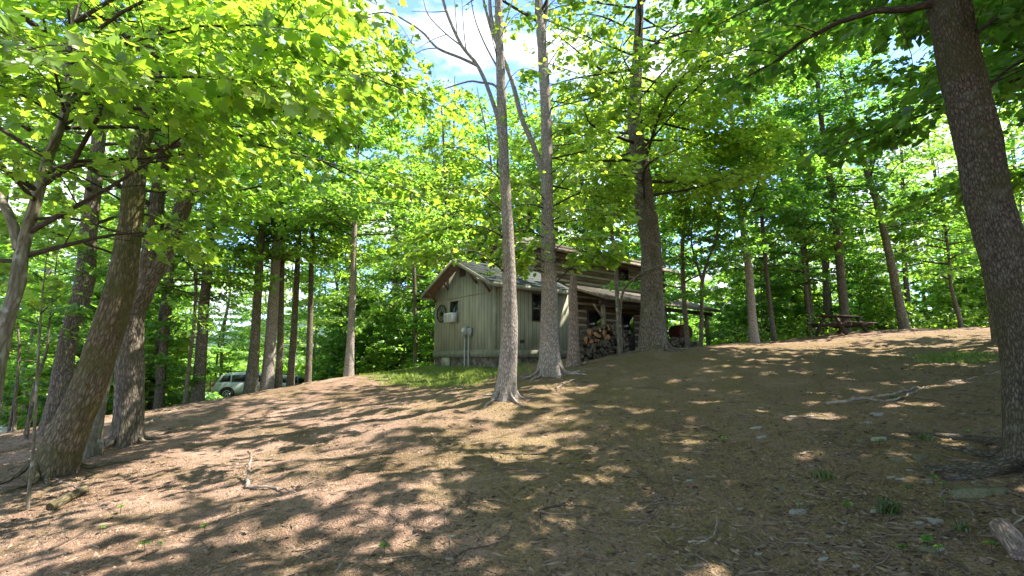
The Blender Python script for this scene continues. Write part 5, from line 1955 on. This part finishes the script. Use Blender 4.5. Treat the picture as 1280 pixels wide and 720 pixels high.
# crumbs of bark, pebbles and twig bits
P, qx, qy = scatter_px(16000, (-20, 415, 1300, 760), 15, far=16)
r = np.random.default_rng(16)
mb = MB()
n = len(P)
s = r.uniform(.006, .02, n)
an = r.uniform(0, 3.14, n)
el_ = r.choice([1, 1, 2.5, 6], n)
cx_, sx_ = np.cos(an) * s * el_, np.sin(an) * s * el_
tx, ty = -np.sin(an) * s, np.cos(an) * s
hz_ = s * .9
V = np.stack([np.stack([cx_, sx_, 0 * s], -1), np.stack([tx, ty, 0 * s], -1), np.stack([-cx_, -sx_, 0 * s], -1), np.stack([-tx, -ty, 0 * s], -1), np.stack([cx_ * .2, sx_ * .2, hz_], -1)], 1) + P[:, None, :]
F = (np.arange(n)[:, None, None] * 5 + np.array([[0, 1, 4], [1, 2, 4], [2, 3, 4], [3, 0, 4]])[None]).reshape(-1, 3)
mb.add(V.reshape(-1, 3), F)
tag(mb.build('bark_debris', DEAD), 'crumbs of bark, pebbles and twig bits on the soil', None, None, 'stuff')

STICK_PALE = mat('bleached_stick', (0.26, 0.21, 0.165), .9, .35, 12, bump=.4, bscale=60)
STICK_DARK = mat('dark_stick', (0.075, 0.054, 0.038), .9, .45, 12, bump=.4, bscale=60)
STICK_MID = mat('grey_brown_stick', (0.17, 0.13, 0.095), .9, .4, 12, bump=.4, bscale=60)
GREENROCK = mat('mossy_stone', (0.17, 0.155, 0.10), .9, .4, 10, bump=.6, col2=(0.10, 0.10, 0.04))
PALEROCK = mat('grey_stone', (0.29, 0.27, 0.22), .9, .35, 10, bump=.6)


def stick(name, label, paths, r0, m, lift=0.6, group=None):
    """paths: photograph points lying on the slope; the first is the main stem, the others its forks"""
    W_ = []
    for pth in paths:
        q = []
        for p in pth:
            h = ground_hit(p[0], p[1])
            h[2] = gz(h[0], h[1]) + r0 * (lift - .35) + (p[2] if len(p) > 2 else 0)
            q.append(h)
        W_.append(np.array(q))
    o = W_[0][0].copy()
    mb = MB()
    rs = np.random.default_rng(int(abs(paths[0][0][0] * 7 + paths[0][0][1])))
    for i, q in enumerate(W_):
        c = bez(q, max(8, len(q) * 5))
        c = c + rs.normal(0, r0 * .28, c.shape)
        rr = r0 * (1 if i == 0 else .6) * np.linspace(1, .45, len(c)) * rs.uniform(.88, 1.12, len(c))
        mb.tube(c - o, rr, 7, 0)
    ob = mb.build(name, m, smooth=True)
    ob.location = o
    return tag(ob, label, 'branch', group)


stick('fallen_branch', 'long bleached dead branch lying on the bank left of the right edge trunk', [[(1034, 507), (1060, 502), (1085, 498), (1110, 495), (1130, 491), (1148, 484)], [(1085, 499), (1110, 502), (1135, 495), (1160, 483)]], .035, STICK_PALE)
stick('fallen_branch', 'thin pale branch lying uphill against the right edge trunk', [[(1188, 479), (1215, 473), (1250, 465)]], .02, STICK_PALE)
stick('fallen_branch', 'bleached crooked snag standing up from the bare slope on the left', [[(309, 612), (310, 600, .12), (312, 596, .24), (307, 596, .30)], [(312, 612), (340, 614), (372, 621)]], .026, STICK_PALE, lift=1)
stick('fallen_branch', 'dark curved stick at the bottom centre of the slope', [[(568, 701), (582, 691), (604, 685), (637, 680)]], .011, STICK_DARK)
stick('fallen_branch', 'thin straw coloured straight stick at the bottom, left of centre', [[(418, 722), (432, 700), (448, 675)]], .008, STICK_PALE)
stick('fallen_branch', 'short dark forked bark piece on the slope at the lower centre', [[(517, 668), (526, 671), (536, 670)], [(524, 664), (532, 668)]], .02, STICK_DARK)
stick('fallen_branch', 'dark stick lying level across the slope below the slim grey tree', [[(625, 569), (660, 569), (690, 568), (738, 570)]], .012, STICK_DARK)
stick('fallen_branch', 'stout dark branch with a side twig right of the lower centre', [[(673, 640), (700, 638), (722, 637), (746, 637)], [(676, 641), (675, 652), (674, 660)]], .013, STICK_DARK)
stick('fallen_branch', 'grey twiggy branch with spread forks on the right of the lower centre', [[(788, 661), (808, 655), (820, 646), (826, 636)], [(808, 658), (830, 661), (856, 664)], [(820, 622), (838, 630), (858, 628)]], .010, STICK_MID)
stick('fallen_branch', 'forked grey stick with one raised end in the lower right centre', [[(860, 683), (880, 678), (893, 670), (897, 662, .05), (896, 658, .08)]], .011, STICK_PALE)
stick('fallen_branch', 'long dark curved stick near the bottom right of centre', [[(892, 678), (915, 684), (938, 694), (962, 714)]], .010, STICK_DARK)
stick('fallen_branch', 'thin grey stick on the dark soil at the bottom right', [[(962, 674), (985, 680), (1010, 684), (1036, 697)]], .009, STICK_MID)
stick('fallen_branch', 'level dark stick on the shaded upper slope right of centre', [[(844, 530), (870, 534), (898, 540)]], .014, STICK_DARK)
stick('fallen_branch', 'thin dark branch on the shaded slope beside a lit patch right of centre', [[(818, 545), (845, 547), (868, 549), (885, 556)]], .012, STICK_DARK)
stick('fallen_branch', 'bent pale branch with twigs lying on the bank left of the right edge trunk roots', [[(1175, 622), (1185, 618), (1195, 628)], [(1180, 628), (1205, 632), (1216, 644), (1217, 655)]], .008, STICK_PALE)
stick('fallen_branch', 'pale forked branch leaning over the log in the bottom right corner', [[(1267, 640), (1272, 656, .03), (1282, 664, .05)], [(1283, 664, .05), (1262, 668, .03), (1250, 680), (1236, 694)], [(1222, 674), (1240, 670), (1262, 668, .03)]], .010, STICK_PALE)
stick('fallen_branch', 'pale thin stem lying across the foot of the right edge trunk', [[(1200, 590), (1240, 589), (1290, 588)]], .007, STICK_PALE)
stick('fallen_branch', 'pale curved branch lying below the leaning trunk on the left', [[(45, 601), (65, 600), (82, 604), (92, 611), (108, 615)]], .012, STICK_PALE)
stick('fallen_branch', 'long thin pale stick running down the slope at the lower left', [[(8, 716), (40, 700), (75, 685), (118, 664)]], .009, STICK_MID)
stick('fallen_branch', 'long dark branch running along the lower left slope above the thin pale stick', [[(60, 690), (100, 672), (140, 650), (190, 615), (235, 600)]], .013, STICK_DARK)
stick('fallen_branch', 'grey brown branch lying among roots left of the slim scaly tree', [[(620, 470), (650, 472), (672, 466)]], .022, STICK_MID)
stick('fallen_branch', 'curved pale branch lying right of the slim scaly barked tree', [[(695, 487), (706, 481), (720, 477), (736, 478)], [(706, 482), (698, 478)]], .03, STICK_MID)
stick('fallen_branch', 'thin bleached branch fallen in front of the tall woodpile', [[(740, 436, .3), (752, 441, .15), (766, 446), (782, 449)], [(752, 440, .15), (748, 462)]], .014, STICK_PALE)
stick('fallen_branch', 'long straight pale stick across the sunny brow, left of the slim grey tree', [[(470, 492), (500, 494), (535, 492)]], .016, STICK_MID)
for i, q in enumerate([[(150, 520), (190, 505), (225, 498)], [(170, 540), (205, 518), (230, 510)], [(140, 552), (175, 536), (215, 516)]]):
    stick('fallen_branch', ['bleached twiggy branch right of the dark forked tree, highest of three', 'bleached branch right of the dark forked tree, middle one of three', 'bleached branch at the foot of the dark forked tree, lowest of three'][i], [q, [(q[1][0], q[1][1]), (q[1][0] + 18, q[1][1] - 14)]], .016, STICK_PALE)

# small twigs, copied
tw = []
for s in range(6):
    r = np.random.default_rng(500 + s)
    mb = MB()
    ln = r.uniform(.25, .6)
    q = np.array([[0, 0, .006], [ln * .35, r.normal(0, .03), .012], [ln * .7, r.normal(0, .06), .01], [ln, r.normal(0, .09), .006]])
    mb.tube(bez(q, 9) + r.normal(0, .003, (9, 3)), np.linspace(.0045, .0018, 9), 5)
    if s % 2 == 0:
        mb.tube([q[1], q[1] + [ln * .22, ln * .16 * (1 if s % 4 else -1), .01]], [.004, .002], 4)
    tw.append(mb.build('ground_twig', (STICK_MID, STICK_MID, STICK_DARK)[s % 3], smooth=True))
P, qx, qy = scatter_px(260, (0, 470, 1280, 715), 21, far=14)
seen = set()
for i, p in enumerate(P):
    t_ = tw[i % 6]
    o = t_ if t_.name not in seen else t_.copy()
    if t_.name in seen:
        COL.objects.link(o)
    seen.add(t_.name)
    o.location = p
    e = .25
    sxg = (gz(p[0] + e, p[1]) - gz(p[0] - e, p[1])) / (2 * e)
    syg = (gz(p[0], p[1] + e) - gz(p[0], p[1] - e)) / (2 * e)
    nrm = Vector((-sxg, -syg, 1)).normalized()
    o.rotation_mode = 'QUATERNION'
    o.rotation_quaternion = nrm.to_track_quat('Z', 'Y') @ Quaternion((0, 0, 1), random.uniform(0, 6.28))
    sc = random.uniform(.6, 1.5)
    o.scale = (sc, sc, sc)
    tag(o, 'small dry twig lying loose on the soil', 'twig', 'small twigs scattered on the slope')

# stones
st = []
for s in range(5):
    r = np.random.default_rng(600 + s)
    mb = MB()
    n = 9
    an = np.sort(r.uniform(0, 6.28, n))
    rad = r.uniform(.7, 1.1, n)
    b0 = np.stack([np.cos(an) * rad, np.sin(an) * rad * .65, np.full(n, -.25)], -1)
    b1 = b0 * [1.02, 1.02, 0] + np.stack([0 * an, 0 * an, .12 + r.normal(0, .03, n)], -1)
    b2 = b0 * [.8, .8, 0] + np.stack([0 * an, 0 * an, .24 + r.normal(0, .03, n)], -1)
    V = np.vstack([b0, b1, b2])
    F = [(i + k * n, (i + 1) % n + k * n, (i + 1) % n + (k + 1) * n, i + (k + 1) * n) for k in range(2) for i in range(n)] + [tuple(range(2 * n, 3 * n))]
    mb.add(V, F)
    st.append(mb.build('flat_stone', GREENROCK if s % 2 else PALEROCK))
seen = set()


def put_stone(k, px, py, wpx, label, group=None, rz=None):
    s_ = st[k % 5]
    o = s_ if s_.name not in seen else s_.copy()
    if s_.name in seen:
        COL.objects.link(o)
    seen.add(s_.name)
    h = ground_hit(px, py)
    sc = wpx / 2 / FPX * axis_depth(h)
    o.location = (h[0], h[1], gz(h[0], h[1]))
    o.scale = (sc, sc, sc)
    o.rotation_euler = (random.uniform(-.1, .1), -.12, random.uniform(-.5, .5) if rz is None else rz)
    return tag(o, label, 'stone', group)


put_stone(0, 1124, 603, 13, 'small pale stone standing out on the soil left of the right edge trunk')
put_stone(2, 1093, 642, 15, 'pale rounded stone below the grass tuft on the lower right slope')
put_stone(4, 997, 645, 26, 'flat grey stone left of the pale rounded stone on the lower right slope')
put_stone(1, 1148, 572, 26, 'mossy slab leaning on the bank beside the roots of the right edge trunk')
put_stone(3, 1122, 576, 24, 'flat mossy stone left of the leaning mossy slab')
put_stone(1, 1015, 680, 14, 'small greenish stone at the lower right among leaves')
put_stone(3, 1160, 692, 34, 'large flat mossy stone near the bottom right')
put_stone(0, 1165, 657, 24, 'grey flat stone right of the pale rounded stone')
put_stone(3, 1245, 622, 40, 'broad flat brown stone under the right edge trunk')
put_stone(1, 1208, 618, 48, 'long mossy slab below the roots of the right edge trunk')
rs = random.Random(4)
for i in range(46):
    px_, py_ = rs.uniform(930, 1275), rs.uniform(500, 712)
    put_stone(i, px_, py_, rs.uniform(7, 20), 'small flat stone half sunk in the soil of the right hand slope', 'small flat stones on the right hand slope')
for i in range(22):
    px_, py_ = rs.uniform(380, 930), rs.uniform(590, 715)
    put_stone(i, px_, py_, rs.uniform(5, 13), 'small flat stone half sunk in the soil at the bottom centre', 'small flat stones at the bottom centre')


def log_piece(name, label, a, b, r0, m, m_end):
    A = ground_hit(*a)
    B = ground_hit(*b)
    A[2] = gz(A[0], A[1]) + r0 * .6
    B[2] = gz(B[0], B[1]) + r0 * .6
    q = bez([A, (A + B) / 2 + [0, 0, .01], B], 12)
    mb = MB()
    mb.tube(q - A, np.full(12, r0), 18, 0, False, ridge_fn(r0 * .12, 10, 3), attr_ref) if False else mb.tube(q - A, np.full(12, r0), 18, 0, True, ridge_fn(r0 * .16, 9, 3))
    o = mb.build(name, m, smooth=False, attr=True)
    o.location = A
    return tag(o, label, 'log')


log_piece('cut_log', 'weathered pale cut log in the bottom right corner', (1252, 670), (1282, 712), .075, BARK_SNAG, None)
log_piece('cut_log', 'short mossy log lying below the leaning trunk on the left', (62, 640), (106, 618), .055, BARK_MOSSY, None)

# tufts and seedlings
for i, (px_, py_, hgt, nb, lab) in enumerate([(1030, 601, .11, 160, 'bright green grass tuft alone on the shaded right hand slope'), (1112, 645, .12, 140, 'loose green grass tuft beside the pale rounded stone'),
                                              (1108, 634, .06, 60, 'small grass tuft just above the loose one on the right hand slope'), (1205, 668, .10, 40, 'dark thin grass tuft left of the bottom right log'), (1157, 552, .09, 70, 'grass tuft on the bank above the mossy slab'),
                                              (1120, 500, .09, 90, 'grass tuft under the long bleached branch')]):
    h = ground_hit(px_, py_)
    r = np.random.default_rng(700 + i)
    p_ = np.stack([r.normal(0, .035, nb), r.normal(0, .028, nb), np.zeros(nb)], -1)
    o = blades('grass_tuft', '', p_, hgt * .75, 20 + i).build('grass_tuft', TUFT)
    o.location = (h[0], h[1], gz(h[0], h[1]))
    tag(o, lab, 'grass tuft')
seedp = []
for s in range(3):
    r = np.random.default_rng(800 + s)
    mb = MB()
    nl = 4 + s
    a = np.arange(nl) / nl * 6.28 + r.normal(0, .3, nl)
    D_ = np.stack([np.cos(a), np.sin(a), 0 * a - .1], -1)
    add_leaves(mb, np.stack([0 * a, 0 * a, .05 + .02 * r.random(nl)], -1), D_, np.array([[0, 0, 1.0]]) + r.normal(0, .2, (nl, 3)), r.uniform(.03, .055, nl), 1, True)
    mb.tube([(0, 0, -.01), (0, 0, .06)], .002, 4, 0)
    seedp.append(mb.build('seedling', [TWIG, LEAF_C]))
seen = set()
SEEDS = [(150, 645), (200, 688), (180, 690), (255, 670), (128, 668), (1060, 640), (1160, 690), (1175, 700), (1240, 690), (1245, 672), (1168, 610), (1180, 612), (1000, 640), (1135, 622), (1160, 682), (905, 556), (1210, 545), (1100, 560), (480, 700), (1180, 640), (1130, 700), (760, 700)]
for i, (px_, py_) in enumerate(SEEDS):
    s_ = seedp[i % 3]
    o = s_ if s_.name not in seen else s_.copy()
    if s_.name in seen:
        COL.objects.link(o)
    seen.add(s_.name)
    h = ground_hit(px_, py_)
    o.location = (h[0], h[1], gz(h[0], h[1]))
    o.rotation_euler = (0, 0, random.uniform(0, 6))
    sc = random.uniform(.8, 1.5)
    o.scale = (sc, sc, sc)
    tag(o, 'tiny green seedling growing from the bare soil', 'seedling', 'seedlings dotted on the slope')

# fence posts along the far meadow
FP = mat('fence_wood', (0.10, 0.08, 0.06), .9, .4, 8)
for i, px_ in enumerate([206, 213, 221, 228, 262, 268, 275, 289]):
    q = pix(px_, 488, 40 + i * .4)
    mb = MB()
    mb.tube([(0, 0, -.2), (.01, 0, .6), (0, .01, 1.25)], [.06, .055, .05], 8)
    o = mb.build('fence_post', FP)
    o.location = (q[0], q[1], gz(q[0], q[1]))
    tag(o, 'thin dark wooden fence post in front of the bright meadow', 'fence post', 'fence posts along the meadow')
